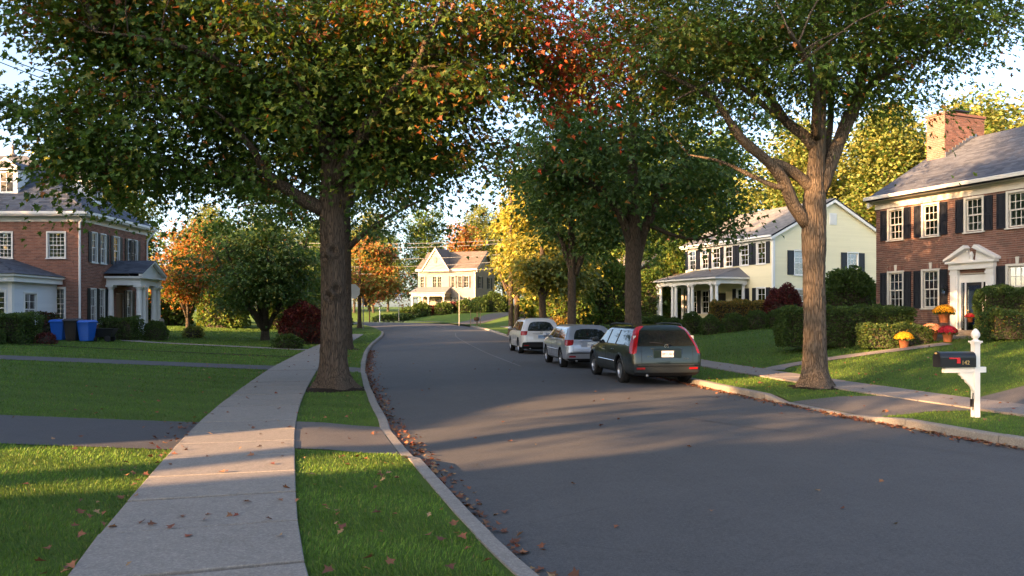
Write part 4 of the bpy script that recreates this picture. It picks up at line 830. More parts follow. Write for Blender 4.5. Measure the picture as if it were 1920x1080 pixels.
# doorway with broken pediment
dx = 4.26; dm = MB(); n0 = set(rh.children)
for s in (-1, 1):
    dm.box((dx + s * .80 - .17, -.14, 0), (dx + s * .80 + .17, -.013, 2.62)); dm.box((dx + s * .80 - .11, -.165, .25), (dx + s * .80 + .11, -.141, 2.35)); dm.box((dx + s * .80 - .19, -.17, 2.42), (dx + s * .80 + .19, -.015, 2.52)); dm.box((dx + s * .80 - .19, -.18, 0), (dx + s * .80 + .19, -.015, .2))
dm.box((dx - 1.0, -.19, 2.62), (dx + 1.0, -.014, 2.86)); dm.box((dx - 1.1, -.27, 2.86), (dx + 1.1, -.016, 2.95))
for s in (-1, 1):
    M_ = Matrix(((s, 0, 0, dx), (0, 0, 1, 0), (0, 1, 0, 0), (0, 0, 0, 1)))
    dm.prism([(1.18, 2.95), (1.18, 3.04), (.24, 3.56), (.14, 3.44)], -.28, -.015, M_); dm.prism([(1.05, 2.952), (.2, 3.42), (.16, 3.25), (.12, 2.952)], -.08, -.0145, M_)
dm.lathe([(.10, 0), (.05, .06), (.09, .2), (.03, .34), (.0, .36)], 10, (dx, -.12, 2.96)); sur = dm.build('door_surround', MT['white'], rh)
dd = MB(); dd.box((dx - .63, -.02, 2.10), (dx + .63, .0, 2.40)); 
for x in (dx - .63, dx - .40, dx + .36, dx + .58): dd.box((x, -.02, 0), (x + .055, .02, 2.10))
dd.build('door_frame', MT['white'], rh)
MB().box((dx - .575, .01, .3), (dx - .40, .016, 2.1)).build('sidelight', MT['glass'], rh)
dr = MB().box((dx - .345, .02, .0), (dx + .36, .06, 2.1)).build('door', MT['door'], rh); MB().box((dx - .27, .004, .25), (dx + .28, .018, 1.98)).build('storm_glass', MT['glass'], dr); MB().lathe([(.012, 0), (.03, .02), (.03, .06), (.01, .075)], 10, M=Matrix.Translation((dx - .30, .02, 1.0)) @ Matrix.Rotation(R(90), 4, 'X')).build('handle', MT['gold'], dr)
MB().box((dx - .66, .10, -.05), (dx + .66, .14, 2.5)).build('hall', MT['dark'], rh)  # near-black sheet stands in for the unlit hall behind the doorway
for s in (-1, 1):                                              # lanterns by the door
    lx = dx + s * 1.22; ln = MB(); ln.box((lx - .05, -.05, 1.72), (lx + .05, -.013, 2.0)); ln.tube([(lx, -.03, 1.95), (lx, -.12, 2.05), (lx, -.2, 2.0)], .012, 6); ln.lathe([(.0, .36), (.03, .32), (.12, .24), (.12, .22)], 6, (lx, -.2, 1.68)); ln.lathe([(.07, 0), (.075, .03)], 6, (lx, -.2, 1.66))
    for k in range(6): a = k * math.pi / 3; ln.tube([(lx + .07 * math.cos(a), -.2 + .07 * math.sin(a), 1.68), (lx + .105 * math.cos(a), -.2 + .105 * math.sin(a), 1.91)], .007, 4)
    lo = ln.build('wall_lantern', MT['metal'], rh); MB().lathe([(.06, 0), (.095, .22)], 6, (lx, -.2, 1.69)).build('lantern_glass', MT['glass'], lo)
for o_ in set(rh.children) - n0: o_.scale = (.86, 1, .9); o_.location.x = dx * .14
st = MB(); st.box((dx - 1.1, -1.25, -.34), (dx + 1.1, -.015, -.02)); st.build('stoop', MT['stone'], rh)
for i in range(3): MB().box((dx - 1.0 - .1 * i, -1.6 - .34 * i, -.75), (dx + 1.0 + .1 * i, -1.251 - .34 * i, -.14 - .16 * i)).build('step', MT['stone'], rh)

# ------------------------------------------------------------------ cream clapboard house
yx, yy_ = 16.4, 50.0; yb = 1.15
yh = empty('clapboard_house', (yx, yy_, yb), rz); tag(yh, 'cream yellow clapboard house with black shutters and white columned porch', 'house')
# local x runs right along the street front; the near corner is at the right end of the front
FWd, GD, EHy = 9.3, 9.7, 5.5
yf = Wall((-FWd, 0, 0), (1, 0, 0), FWd, EHy); yg = Wall((0, 0, 0), (0, 1, 0), GD, EHy); yk = Wall((0, GD, 0), (-1, 0, 0), FWd, EHy); yl = Wall((-FWd, GD, 0), (0, -1, 0), GD, EHy)
for x in (.75, 2.25, 3.55, 4.9, 6.55, 8.2): window(yf, x, 3.92, .78, 1.34, yh, 2, 2, 'white', shut='shutter', shw=.36)
for x in (.9, 2.3, 6.2, 8.2): window(yf, x, .75, .78, 1.6, yh, 2, 2, 'white', shut='shutter', shw=.36)
yf.holes.append((3.6, 0, 4.6, 2.15))
window(yg, 2.1, 3.2, .82, 1.5, yh, 2, 2, 'white', shut='shutter', shw=.5); window(yg, 6.55, 3.2, .86, 1.5, yh, 3, 2, 'white', shut='shutter', shw=.5); window(yg, 2.1, .75, .82, 1.5, yh, 2, 2, 'white', shut='shutter', shw=.5); window(yg, 6.55, .75, .86, 1.5, yh, 3, 2, 'white', shut='shutter', shw=.5)
gab = 2.55
for w_, gb in ((yf, None), (yg, gab)):
    back_sheet(w_, 'wall', MT['cream'], yh, gb); facing(w_, 'clapboards', MT['siding'], yh, 4.2, .118, .002, .006, False, gb, .014)
back_sheet(yk, 'wall', MT['siding'], yh); back_sheet(yl, 'wall', MT['siding'], yh, gab)
cb = MB(); cb.box((-.12, -.035, 0), (.035, -.001, EHy + .05)); cb.box((.001, .0, 0), (.034, .12, EHy + .05)); cb.box((-FWd - .035, -.035, 0), (-FWd + .12, -.001, EHy + .05)); cb.build('corner_board', MT['white'], yh)
MB().tube([(.09, -.10, EHy + .1), (.09, -.10, 3), (.09, -.10, .1)], .04, 8).build('downspout', MT['white'], yh)
ez = EHy + .12; rg = EHy + gab + .18; v1 = Vector((0, GD / 2 + .35, rg - ez)); rf = MB()
for (a, b) in ((-.35, GD / 2), (GD + .35, GD / 2)): rf.add([(-FWd - .25, a, ez), (.25, a, ez), (.25, b, rg), (-FWd - .25, b, rg), (-FWd - .25, a, ez - .1), (.25, a, ez - .1), (.25, b, rg - .1), (-FWd - .25, b, rg - .1)], [(0, 1, 2, 3), (4, 5, 6, 7), (0, 1, 5, 4), (0, 3, 7, 4), (1, 2, 6, 5)])
ro = rf.build('roof', MT['under'], yh); shingles('shingles', MT['slate2'], ro, (-FWd - .27, -.37, ez + .004), (1, 0, 0), v1, FWd + .54, v1.length, None, .32, .16)
tb = MB()
tb.prism([(-.35, ez - .10), (GD / 2, rg - .10), (GD + .35, ez - .10), (GD + .35, ez - .27), (GD / 2, rg - .29), (-.35, ez - .27)], .12, .24, Matrix(((0, 0, 1, 0), (1, 0, 0, 0), (0, 1, 0, 0), (0, 0, 0, 1)))); tb.box((-FWd - .2, -.33, ez - .20), (.2, -.001, ez - .105)); tb.box((-FWd - .24, -.46, ez - .09), (.24, -.352, ez + .02)); tb.box((-FWd, -.03, ez - .4), (-.001, -.0011, ez - .2)); tb.build('eaves', MT['white'], yh)
gv = MB(); gv.box((GD / 2 - .3, EHy + 1.0, .02), (GD / 2 + .3, EHy + 1.75, .05), yg.M)
for k in range(9): gv.box((GD / 2 - .25, EHy + 1.05 + k * .075, .05), (GD / 2 + .25, EHy + 1.09 + k * .075, .075), yg.M)
gv.build('gable_vent', MT['white'], yh)
MB().box((3.65, 0, -.08), (4.55, 2.1, -.03), yf.M).build('door', MT['door'], yh)
# porch
px0, px1, pd, pe = -9.6, -2.4, 2.5, 3.0; po = MB(); po.box((px0, -pd - .05, -.25), (px1, -.03, .12)); porch = po.build('porch', MT['stone'], yh)
for i in range(2): MB().box((-5.5, -pd - .4 - .32 * i, -.7), (-3.4, -pd - .051 - .32 * i, .0 - .16 * i)).build('porch_step', MT['stone'], porch)
be = MB(); be.box((px0 + .05, -pd, pe - .32), (px1 - .05, -pd + .26, pe - .02)); be.box((px0 + .05, -pd + .26, pe - .32), (px0 + .31, -.03, pe - .02)); be.box((px1 - .31, -pd + .26, pe - .32), (px1 - .05, -.03, pe - .02)); be.box((px0 - .2, -pd - .25, pe - .02), (px1 + .2, -.03, pe + .09)); be.build('porch_beam', MT['white'], yh)
q = [(px0 - .22, -pd - .27, pe + .09), (px1 + .22, -pd - .27, pe + .09), (px1 - .9, -.02, pe + .80), (px0 + 1.1, -.02, pe + .80), (px1 + .22, -.02, pe + .09), (px0 - .22, -.02, pe + .09)]
pr_ = MB().add(q, [(0, 1, 2, 3), (1, 4, 2), (0, 3, 5), (0, 5, 4, 1)]).build('porch_roof', MT['slate2'], yh)
vv = Vector((0, pd + .25, .71)); wv = px1 - px0 + .44
shingles('shingles', MT['slate2'], pr_, (q[0][0], q[0][1], q[0][2] + .005), (1, 0, 0), vv, wv, vv.length, lambda x, y: x > y / vv.length * 1.32 and x < wv - y / vv.length * 1.12, .3, .15)
for x in (px0 + .18, px0 + .55, -7.55, -7.15, -5.6, -5.2, -3.1, px1 - .18): column(yh, x, -pd + .13, .12, pe - .32, .115, MT['white'])
for x in (px0 + .2, px1 - .18): column(yh, x, -.25, .12, pe - .32, .11, MT['white'])

# ------------------------------------------------------------------ brick house on the left
lx0, ly0 = -21.6, 40.0; lb = .62
lh = empty('brick_house', (lx0, ly0, lb)); tag(lh, 'orange red brick house with dormered hip roof and white columned portico', 'house')
LW, LD, LE = 11.0, 7.0, 5.85
ls = Wall((-LW, 0, 0), (1, 0, 0), LW, LE); lf = Wall((0, 0, 0), (0, 1, 0), LD, LE); lbk = Wall((0, LD, 0), (-1, 0, 0), LW, LE); lw_ = Wall((-LW, LD, 0), (0, -1, 0), LD, LE)
def fx(px): return 1493.33 * 21.6 / (960 - px) - 40.0          # along the street front, from the bearing
lint = []
for x in (9.72, 7.05, 4.2): window(ls, x, 4.05, .84, 1.24, lh, 4, 3, 'white', curtain=True)
for x in (9.70, 4.2): window(ls, x, .95, .86, 1.55, lh, 4, 3, 'white'); lint.append((x - .55, 2.58, x + .55, 2.82))
up = [(176.5, .52), (191.5, .52), (217, .60), (243, .50), (252, .50)]
for x, w in ((fx(176), .50), (fx(192.5), .50), (fx(217.5), .60), (fx(242.5), .46), (fx(253), .46)): window(lf, x, 3.9, w, 1.5, lh, 2, 2, 'white', shut='shutterg', shw=.26, case=.05)
for x, w in ((fx(174), .50), (fx(190), .50), (fx(241.5), .52)): window(lf, x, .75, w, 1.75, lh, 2, 2, 'white', shut='shutterg', shw=.26, case=.05)
lf.holes.append((fx(217.5), 0, fx(232), 2.35))
back_sheet(ls, 'wall', MT['mortar'], lh); facing(ls, 'brickwork', MT['brickl'], lh, **BR, lintels=lint, jit=.002); back_sheet(lf, 'wall', MT['mortar'], lh); facing(lf, 'brickwork', MT['brickl'], lh, **BR)
back_sheet(lbk, 'wall', MT['mortar'], lh); back_sheet(lw_, 'wall', MT['mortar'], lh)
dmid = (fx(217.5) + fx(232)) / 2
MB().box((dmid - .4, 0, -.1), (dmid + .4, 2.3, -.05), lf.M).build('door', MT['doorw'], lh)
ev = MB(); ev.box((-LW - .1, -.06, LE), (.06, -.001, LE + .26)); ev.box((.001, -.06, LE), (.06, LD + .06, LE + .26)); ev.box((-LW - .4, -.45, LE + .26), (.45, -.0012, LE + .36)); ev.box((-.001, -.001, LE + .26), (.45, LD + .45, LE + .36)); ev.box((-LW - .4, -.52, LE + .34), (.52, -.451, LE + .47)); ev.box((.451, -.45, LE + .34), (.52, LD + .45, LE + .47)); ev.build('eaves', MT['white'], lh)
MB().tube([(.3, -.1, LE + .3), (-.06, -.09, LE - .05), (-.06, -.09, .1)], .055, 8).build('downspout', MT['white'], lh); MB().tube([(.42, LD + .3, LE + .3), (.1, LD - .06, LE - .35), (.1, LD - .06, .1)], .05, 8).build('downspout', MT['white'], lh)
ez = LE + .40; e0 = .5; hr = 3.55; rzg = ez + hr; yr = LD / 2; run = yr + e0                    # hip roof
A_, B_, C_, D_ = (-LW - e0, -e0, ez), (e0, -e0, ez), (e0, LD + e0, ez), (-LW - e0, LD + e0, ez); R1, R2 = (-LW + 1.2, yr, rzg), (e0 - run * 1.35, yr, rzg)
lr = MB().add([A_, B_, C_, D_, R1, R2], [(0, 1, 5, 4), (1, 2, 5), (2, 3, 4, 5), (3, 0, 4), (3, 2, 1, 0)]).build('roof', MT['under'], lh)
v1 = Vector((0, run, hr)); wl1 = LW + 2 * e0; shingles('shingles', MT['slate'], lr, (A_[0], A_[1] - .01, ez + .012), (1, 0, 0), v1, wl1, v1.length, lambda x, y: x < wl1 - y / v1.length * run * 1.35, .3, .16)
v2 = Vector((-run * 1.35, 0, hr)); wl2 = LD + 2 * e0; shingles('shingles', MT['slate'], lr, (B_[0] + .01, B_[1], ez + .012), (0, 1, 0), v2, wl2, v2.length, lambda x, y: abs(x - wl2 / 2) < wl2 / 2 * (1 - y / v2.length), .3, .16)
MB().tube([B_, R2], .06, 6).build('ridge_cap', MT['slate'], lr); MB().tube([R1, R2], .06, 6).build('ridge_cap', MT['slate'], lr)
fin = MB(); fin.lathe([(.16, 0), (.2, .1), (.08, .2), (.05, .4), (.12, .5), (.03, .62)], 10, (R2[0] - .75, yr, rzg)); fin.box((R2[0] - .77, yr - .14, rzg + .62), (R2[0] - .73, yr + .14, rzg + .66)); fin.tube([(R2[0] - .75, yr, rzg + .6), (R2[0] - .75, yr, rzg + .85)], .02, 6); fin.build('roof_finial', MT['rock'], lr)
def dormer(M_, nm='dormer'):
    d = MB(); d.box((-.55, 0, 0), (.55, 1.6, 1.35), M_); o = d.build(nm, MT['white'], lh)
    MB().add([M_ @ Vector(p) for p in ((-.7, -.12, 1.35), (.7, -.12, 1.35), (0, -.12, 1.85), (-.7, 2.2, 1.35), (.7, 2.2, 1.35), (0, 2.2, 1.85), (-.7, -.12, 1.27), (.7, -.12, 1.27))], [(0, 1, 2), (0, 2, 5, 3), (1, 4, 5, 2), (0, 6, 7, 1)]).build('dormer_roof', MT['slate'], o)
    MB().add([M_ @ Vector(p) for p in ((-.72, -.14, 1.28), (.72, -.14, 1.28), (.72, -.14, 1.38), (0, -.14, 1.92), (-.72, -.14, 1.38), (-.55, -.14, 1.36), (.55, -.14, 1.36), (0, -.14, 1.78))], [(0, 1, 6, 5), (1, 2, 3, 7, 6), (0, 5, 7, 3, 4)]).build('pediment', MT['white'], o)
    MB().box((-.3, -.012, .2), (.3, -.004, 1.15), M_).build('pane', MT['door'], o); MB().box((-.3, -.03, .66), (.3, -.013, .7), M_).box((-.015, -.03, .2), (.015, -.0131, 1.15), M_).build('muntin', MT['white'], o)
dormer(Matrix.Translation((-4.25, .75, ez + 1.05))); dormer(Matrix.Translation((-8.6, .75, ez + 1.05)))
M2 = Matrix.Rotation(R(90), 4, 'Z'); dormer(Matrix.Translation((-.9, LD / 2 - .3, ez + .9)) @ M2)
# portico
p0, p1, pdp = 2.35, 4.85, 1.75; ph_ = 2.75
MB().box((.015, p0 - .1, -.3), (pdp + .15, p1 + .1, .1)).build('portico_floor', MT['stone'], lh)
for i in range(2): MB().box((pdp + .151 + .3 * i, p0 + .2, -.5), (pdp + .45 + .3 * i, p1 - .2, -.05 - .15 * i)).build('step', MT['stone'], lh)
pb = MB(); pb.box((.02, p0, ph_), (pdp + .1, p0 + .26, ph_ + .36)); pb.box((.02, p1 - .26, ph_), (pdp + .1, p1, ph_ + .36)); pb.box((pdp - .16, p0 + .26, ph_ + .001), (pdp + .1, p1 - .26, ph_ + .361)); pb.box((.02, p0 - .18, ph_ + .362), (pdp + .28, p1 + .18, ph_ + .47)); pb.build('portico_beam', MT['white'], lh)
ym = (p0 + p1) / 2; zt = ph_ + .47; pk = .78
MB().add([(pdp + .12, p0 - .15, zt), (pdp + .12, p1 + .15, zt), (pdp + .12, ym, zt + pk - .05)], [(0, 1, 2)]).build('tympanum', MT['white'], lh)
pm_ = MB()
for a in (p0 - .22, p1 + .22): pm_.add([(pdp + .1, a, zt), (pdp + .32, a, zt), (pdp + .32, ym, zt + pk), (pdp + .1, ym, zt + pk), (pdp + .1, a, zt + .14), (pdp + .32, a, zt + .14), (pdp + .32, ym, zt + pk + .12), (pdp + .1, ym, zt + pk + .12)], [(0, 1, 2, 3), (4, 5, 6, 7), (1, 2, 6, 5), (0, 3, 7, 4), (0, 1, 5, 4)])
pm_.build('raking_cornice', MT['white'], lh)
pr2 = MB().add([(.02, p0 - .25, zt + .13), (pdp + .34, p0 - .25, zt + .13), (pdp + .34, ym, zt + pk + .14), (.02, ym, zt + pk + .14), (.02, p1 + .25, zt + .13), (pdp + .34, p1 + .25, zt + .13)], [(0, 1, 2, 3), (3, 2, 5, 4)]).build('portico_roof', MT['under'], lh)
v3 = Vector((0, ym - p0 + .25, pk)); shingles('shingles', MT['slate'], pr2, (.02, p0 - .26, zt + .136), (1, 0, 0), v3, pdp + .34, v3.length, None, .28, .15)
for (x, y) in ((pdp - .04, p0 + .13), (pdp - .04, p0 + .62), (pdp - .04, p1 - .62), (pdp - .04, p1 - .13), (.2, p0 + .14)): column(lh, x, y, .1, ph_, .15, MT['white'])
# white side wing with a low hip roof
wg = empty('white_wing', (-27.5, 36.2, .6)); tag(wg, 'pale boarded garden wing with low slate roof in front of brick house', 'outbuilding')
WW, WD, WE = 4.75, 3.6, 2.95
w1 = Wall((0, 0, 0), (1, 0, 0), WW, WE); w2 = Wall((WW, 0, 0), (0, 1, 0), WD, WE)
window(w2, 1.4, .7, .9, 1.5, wg, 2, 2, 'white'); window(w1, 4.05, .75, .8, 1.5, wg, 2, 3, 'white'); window(w1, 2.6, .75, .8, 1.5, wg, 2, 3, 'white')
for w_ in (w1, w2): back_sheet(w_, 'wall', MT['sidingw'], wg); facing(w_, 'boards', MT['sidingw'], wg, 3.6, .17, .003, .006, False, None, .008)
wt = MB(); wt.box((-.2, -.3, WE - .25), (WW + .3, -.0301, WE)); wt.box((WW + .03, -.03, WE - .25), (WW + .3, WD, WE)); wt.box((-.2, -.4, WE), (WW + .42, WD, WE + .1)); wt.box((WW - .12, -.06, 0), (WW + .05, .12, WE - .25)); wt.build('eaves', MT['white'], wg)
wq = [(-.2, -.44, WE + .1), (WW + .46, -.44, WE + .1), (WW + .46, WD, WE + .1), (-.2, WD, WE + .1), (WW - 2.2, WD, WE + 1.0), (-.2, WD, WE + 1.0), (WW - 2.2, 2.2, WE + 1.0), (-.2, 2.2, WE + 1.0)]
wr = MB().add(wq, [(0, 1, 6, 7), (1, 2, 4, 6), (6, 4, 5, 7), (3, 2, 1, 0)]).build('roof', MT['under'], wg); v4 = Vector((0, 2.64, .9)); shingles('shingles', MT['slate'], wr, (-.2, -.45, WE + .108), (1, 0, 0), v4, WW + .66, v4.length, lambda x, y: x < WW + .66 - y / v4.length * 2.66)
v5 = Vector((-2.66, 0, .9)); shingles('shingles', MT['slate'], wr, (WW + .47, -.44, WE + .108), (0, 1, 0), v5, WD + .44, v5.length, lambda x, y: x > y / v5.length * 2.64)

# ------------------------------------------------------------------ beige house at the end of the street
bx, by = P(891, 580, 105).x, 105.0; bb = H(bx - 4, by + 2) - .25
bh = empty('beige_house', (bx, by, bb), R(-17)); tag(bh, 'sunlit beige two storey house with pointed front gable at the street end', 'house')
BW, BD, BE = 8.1, 8.0, 5.9
b1 = Wall((-BW, 0, 0), (1, 0, 0), BW, BE); b2 = Wall((0, 0, 0), (0, 1, 0), BD, BE); b3 = Wall((-BW, BD, 0), (0, -1, 0), BD, BE); b4 = Wall((0, BD, 0), (-1, 0, 0), BW, BE)
for x, w in ((.55, .55), (2.35, .62), (3.05, .62), (4.98, .5), (5.95, .5), (6.85, .6)): window(b1, x, 3.55, w, 1.55, bh, 2, 2, 'ivory', shut='shutter' if x not in (2.35, 3.05) else None, shw=.26, case=.06, panes=False)
for x, w in ((5.25, .6), (6.75, .6)): window(b1, x, .6, w, 1.7, bh, 2, 2, 'ivory', shut='shutter', shw=.28, case=.06, panes=False)
for x in (1.9, 5.8): window(b2, x, 3.55, .9, 1.5, bh, 2, 2, 'ivory', shut='shutter', shw=.5, panes=False); window(b2, x, .6, .9, 1.6, bh, 2, 2, 'ivory', shut='shutter', shw=.5, panes=False)
b1.holes.append((2.5, 0, 3.3, 2.1)); MB().box((2.5, 0, -.1), (3.3, 2.1, -.05), b1.M).build('door', MT['door'], bh)
for w_, gb in ((b1, None), (b2, 2.3)): back_sheet(w_, 'wall', MT['siding2'], bh, gb); facing(w_, 'clapboards', MT['siding2'], bh, 4.5, .20, .004, .01, False, gb, .02)
back_sheet(b3, 'wall', MT['siding2'], bh, 2.3); back_sheet(b4, 'wall', MT['siding2'], bh)
ez = BE + .1; rg = BE + 2.75; v6 = Vector((0, BD / 2 + .4, rg - ez)); rf = MB()
for (a, b) in ((-.4, BD / 2), (BD + .4, BD / 2)): rf.add([(-BW - .3, a, ez), (.4, a, ez), (.4, b, rg), (-BW - .3, b, rg), (-BW - .3, a, ez - .15), (.4, a, ez - .15), (.4, b, rg - .15), (-BW - .3, b, rg - .15)], [(0, 1, 2, 3), (4, 5, 6, 7), (0, 1, 5, 4), (0, 3, 7, 4), (1, 2, 6, 5)])
br_ = rf.build('roof', MT['slate3'], bh); shingles('shingles', MT['slate3'], br_, (-BW - .3, -.41, ez + .01), (1, 0, 0), v6, BW + .7, v6.length, None, .5, .3, .02)
tb = MB(); tb.box((-BW - .3, -.45, ez - .22), (.42, -.402, ez + .05)); tb.box((-BW, -.4, ez - .22), (.3, -.03, ez - .152)); tb.prism([(-.4, ez - .15), (BD / 2, rg - .15), (BD + .4, ez - .15), (BD + .4, ez - .4), (BD / 2, rg - .42), (-.4, ez - .4)], .28, .42, Matrix(((0, 0, 1, 0), (1, 0, 0, 0), (0, 1, 0, 0), (0, 0, 0, 1)))); tb.box((-.16, -.05, 0), (.03, -.011, BE)); tb.box((-BW - .03, -.05, 0), (-BW + .14, -.011, BE)); tb.build('eaves', MT['ivory'], bh)
gx, gw, gp = -BW + 2.75, 1.85, 2.95                            # front gable
MB().prism([(gx - gw + .1, BE + .02), (gx + gw - .1, BE + .02), (gx, BE + gp - .12)], .4, .75, Matrix(((1, 0, 0, 0), (0, 0, -1, 0), (0, 1, 0, 0), (0, 0, 0, 1)))).build('front_gable', MT['siding2'], bh)
gm = MB()
for s in (-1, 1): gm.prism([(gx + s * gw * 1.08, BE - .22), (gx + s * gw * 1.08, BE + .02), (gx, BE + gp + .08), (gx, BE + gp - .22)], .751, .9, Matrix(((1, 0, 0, 0), (0, 0, -1, 0), (0, 1, 0, 0), (0, 0, 0, 1))))
gm.box((gx - gw, -.75, BE - .16), (gx + gw, -.05, BE + .018)); gm.build('bargeboard', MT['ivory'], bh)
gr_ = MB().add([(gx - gw * 1.08, -.85, BE + .02), (gx, -.85, BE + gp + .09), (gx, 4.0, BE + gp + .09), (gx - gw * 1.08, 1.5, BE + .02), (gx + gw * 1.08, -.85, BE + .02), (gx + gw * 1.08, 1.5, BE + .02)], [(0, 1, 2, 3), (1, 4, 5, 2)]).build('gable_roof', MT['slate3'], bh)
MB().lathe([(.0, 0), (.32, .001), (.32, .06), (0, .061)], 18, M=Matrix.Translation((gx, -.77, BE + 1.35)) @ Matrix.Rotation(R(90), 4, 'X') @ Matrix.Diagonal((.75, 1.35, 1, 1))).build('oval_window', MT['door'], bh)
a0, a1, ad, ae = -BW - .15, -BW + 4.6, 2.1, 2.75
MB().box((a0, -ad, -.5), (a1, -.02, .05)).build('porch', MT['stone'], bh)
ab = MB(); ab.box((a0, -ad, ae - .35), (a1, -ad + .25, ae)); ab.box((a0, -ad + .25, ae - .35), (a0 + .25, -.03, ae - .001)); ab.box((a1 - .25, -ad + .25, ae - .35), (a1, -.03, ae - .001)); ab.box((a0 - .2, -ad - .2, ae + .001), (a1 + .2, -.03, ae + .12)); ab.build('porch_beam', MT['ivory'], bh)
MB().add([(a0 - .22, -ad - .22, ae + .12), (a1 + .22, -ad - .22, ae + .12), (a1 + .1, -.02, ae + .95), (a0 + .1, -.02, ae + .95), (a1 + .22, -.02, ae + .12), (a0 - .22, -.02, ae + .12)], [(0, 1, 2, 3), (1, 4, 2), (0, 3, 5)]).build('porch_roof', MT['slate2'], bh)
for x in (a0 + .15, a0 + 1.6, a0 + 2.45, a1 - .15): column(bh, x, -ad + .13, .05, ae - .35, .15, MT['ivory'])
# hidden brick house behind the street maples
kh = empty('brick_house', HV(11.4, 70, -.1), rz); tag(kh, 'brick house with tall chimney stack glimpsed behind the forked maple', 'house')
k1 = Wall((-7, 0, 0), (1, 0, 0), 7, 4.3); k2 = Wall((0, 0, 0), (0, 1, 0), 7, 4.3); k3 = Wall((0, 7, 0), (-1, 0, 0), 7, 4.3); k4 = Wall((-7, 7, 0), (0, -1, 0), 7, 4.3)
for x in (1.4, 3.5, 5.6):
    for z in (.8, 2.6): window(k1, x, z, .85, 1.2, kh, 2, 2, 'white', panes=False)
for w_, gb in ((k1, None), (k2, 2.2)): back_sheet(w_, 'wall', MT['mortar'], kh, gb); facing(w_, 'brickwork', MT['brick'], kh, .21, .08, .012, .012, True, gb)
back_sheet(k3, 'wall', MT['mortar'], kh); back_sheet(k4, 'wall', MT['mortar'], kh, 2.2)
rf = MB()
for (a, b) in ((-.4, 3.5), (7.4, 3.5)): rf.add([(-7.3, a, 4.3), (.3, a, 4.3), (.3, b, 6.8), (-7.3, b, 6.8), (-7.3, a, 4.2), (.3, a, 4.2), (.3, b, 6.7), (-7.3, b, 6.7)], [(0, 1, 2, 3), (4, 5, 6, 7), (0, 1, 5, 4), (0, 3, 7, 4), (1, 2, 6, 5)])
rf.build('roof', MT['slate2'], kh)
kc = MB().box((.02, 2.4, 0), (.6, 3.7, 7.6)).build('chimney', MT['mortar'], kh)
for wl_ in (Wall((.6, 2.4, 0), (0, 1, 0), 1.3, 7.6), Wall((.02, 2.4, 0), (1, 0, 0), .58, 7.6)): facing(wl_, 'brickwork', MT['brick'], kc, .21, .08, .012, .012)

# ------------------------------------------------------------------ houses and trees added out of view at left to shade the street
for i, (x, y) in enumerate([(-21.5, 7.35), (-19.5, -10.1), (-25, 22.6)]):  # copies added to block the sun, set apart for a lit gap
    shade_house = copy_tree(yh); shade_house.location = (x, y, .5); shade_house.rotation_euler = (0, 0, R(90)); shade_house['label'] = ['clapboard house left of the viewer, middle of the three out of view', 'clapboard house left of the viewer, nearest behind the camera', 'clapboard house left of the viewer, farthest up the street'][i]
FT = [proto_tree(141 + i, PG, 22, 11, 15000, .46, low=.10, accent=PGY, acc_p=.1, trunkr=.4) for i in range(2)]; FH = proto_tree(151, PG, 24, 9, 9000, .42, low=.62, trunkr=.4)
SHADE_TREES = [(-34.5, 1.5, 1.22), (-35, 10.5, 1.15), (-38, 17, .85), (-40, 25, .6), (-33, 28.5, .52), (-38, 32, .5), (-28.5, 27.5, .45), (-44, 26, .62), (-33, -23.5, .95), (-26, -26, .95), (-18, -27, .9), (-42, 6, 1.3), (-40, -29, 1.0), (-40, -3.6, 1.25), (-35, -7.2, .64), (-35, -20.3, .66)]  # added unseen trees, spaced so sun bands reach the road
for i, (x, y, s) in enumerate(SHADE_TREES): far_tree('garden_tree', FT[i % 2], x, y, s, 'big dark garden tree out of view left of the viewer, ' + ['first', 'second', 'third', 'fourth', 'fifth', 'sixth', 'seventh', 'eighth', 'ninth', 'tenth', 'eleventh', 'twelfth', 'thirteenth', 'fourteenth', 'fifteenth', 'sixteenth', 'seventeenth', 'eighteenth'][sorted(SHADE_TREES, key=lambda q: q[1]).index(SHADE_TREES[i])] + ' up the street', 'garden trees left of the viewer', i * 1.3)
far_tree('garden_tree', FH, -31, -11.7, 1.2, 'tall high crowned tree between two houses left of the viewer', None, .3)  # added unseen so its bare trunk splits the sun band
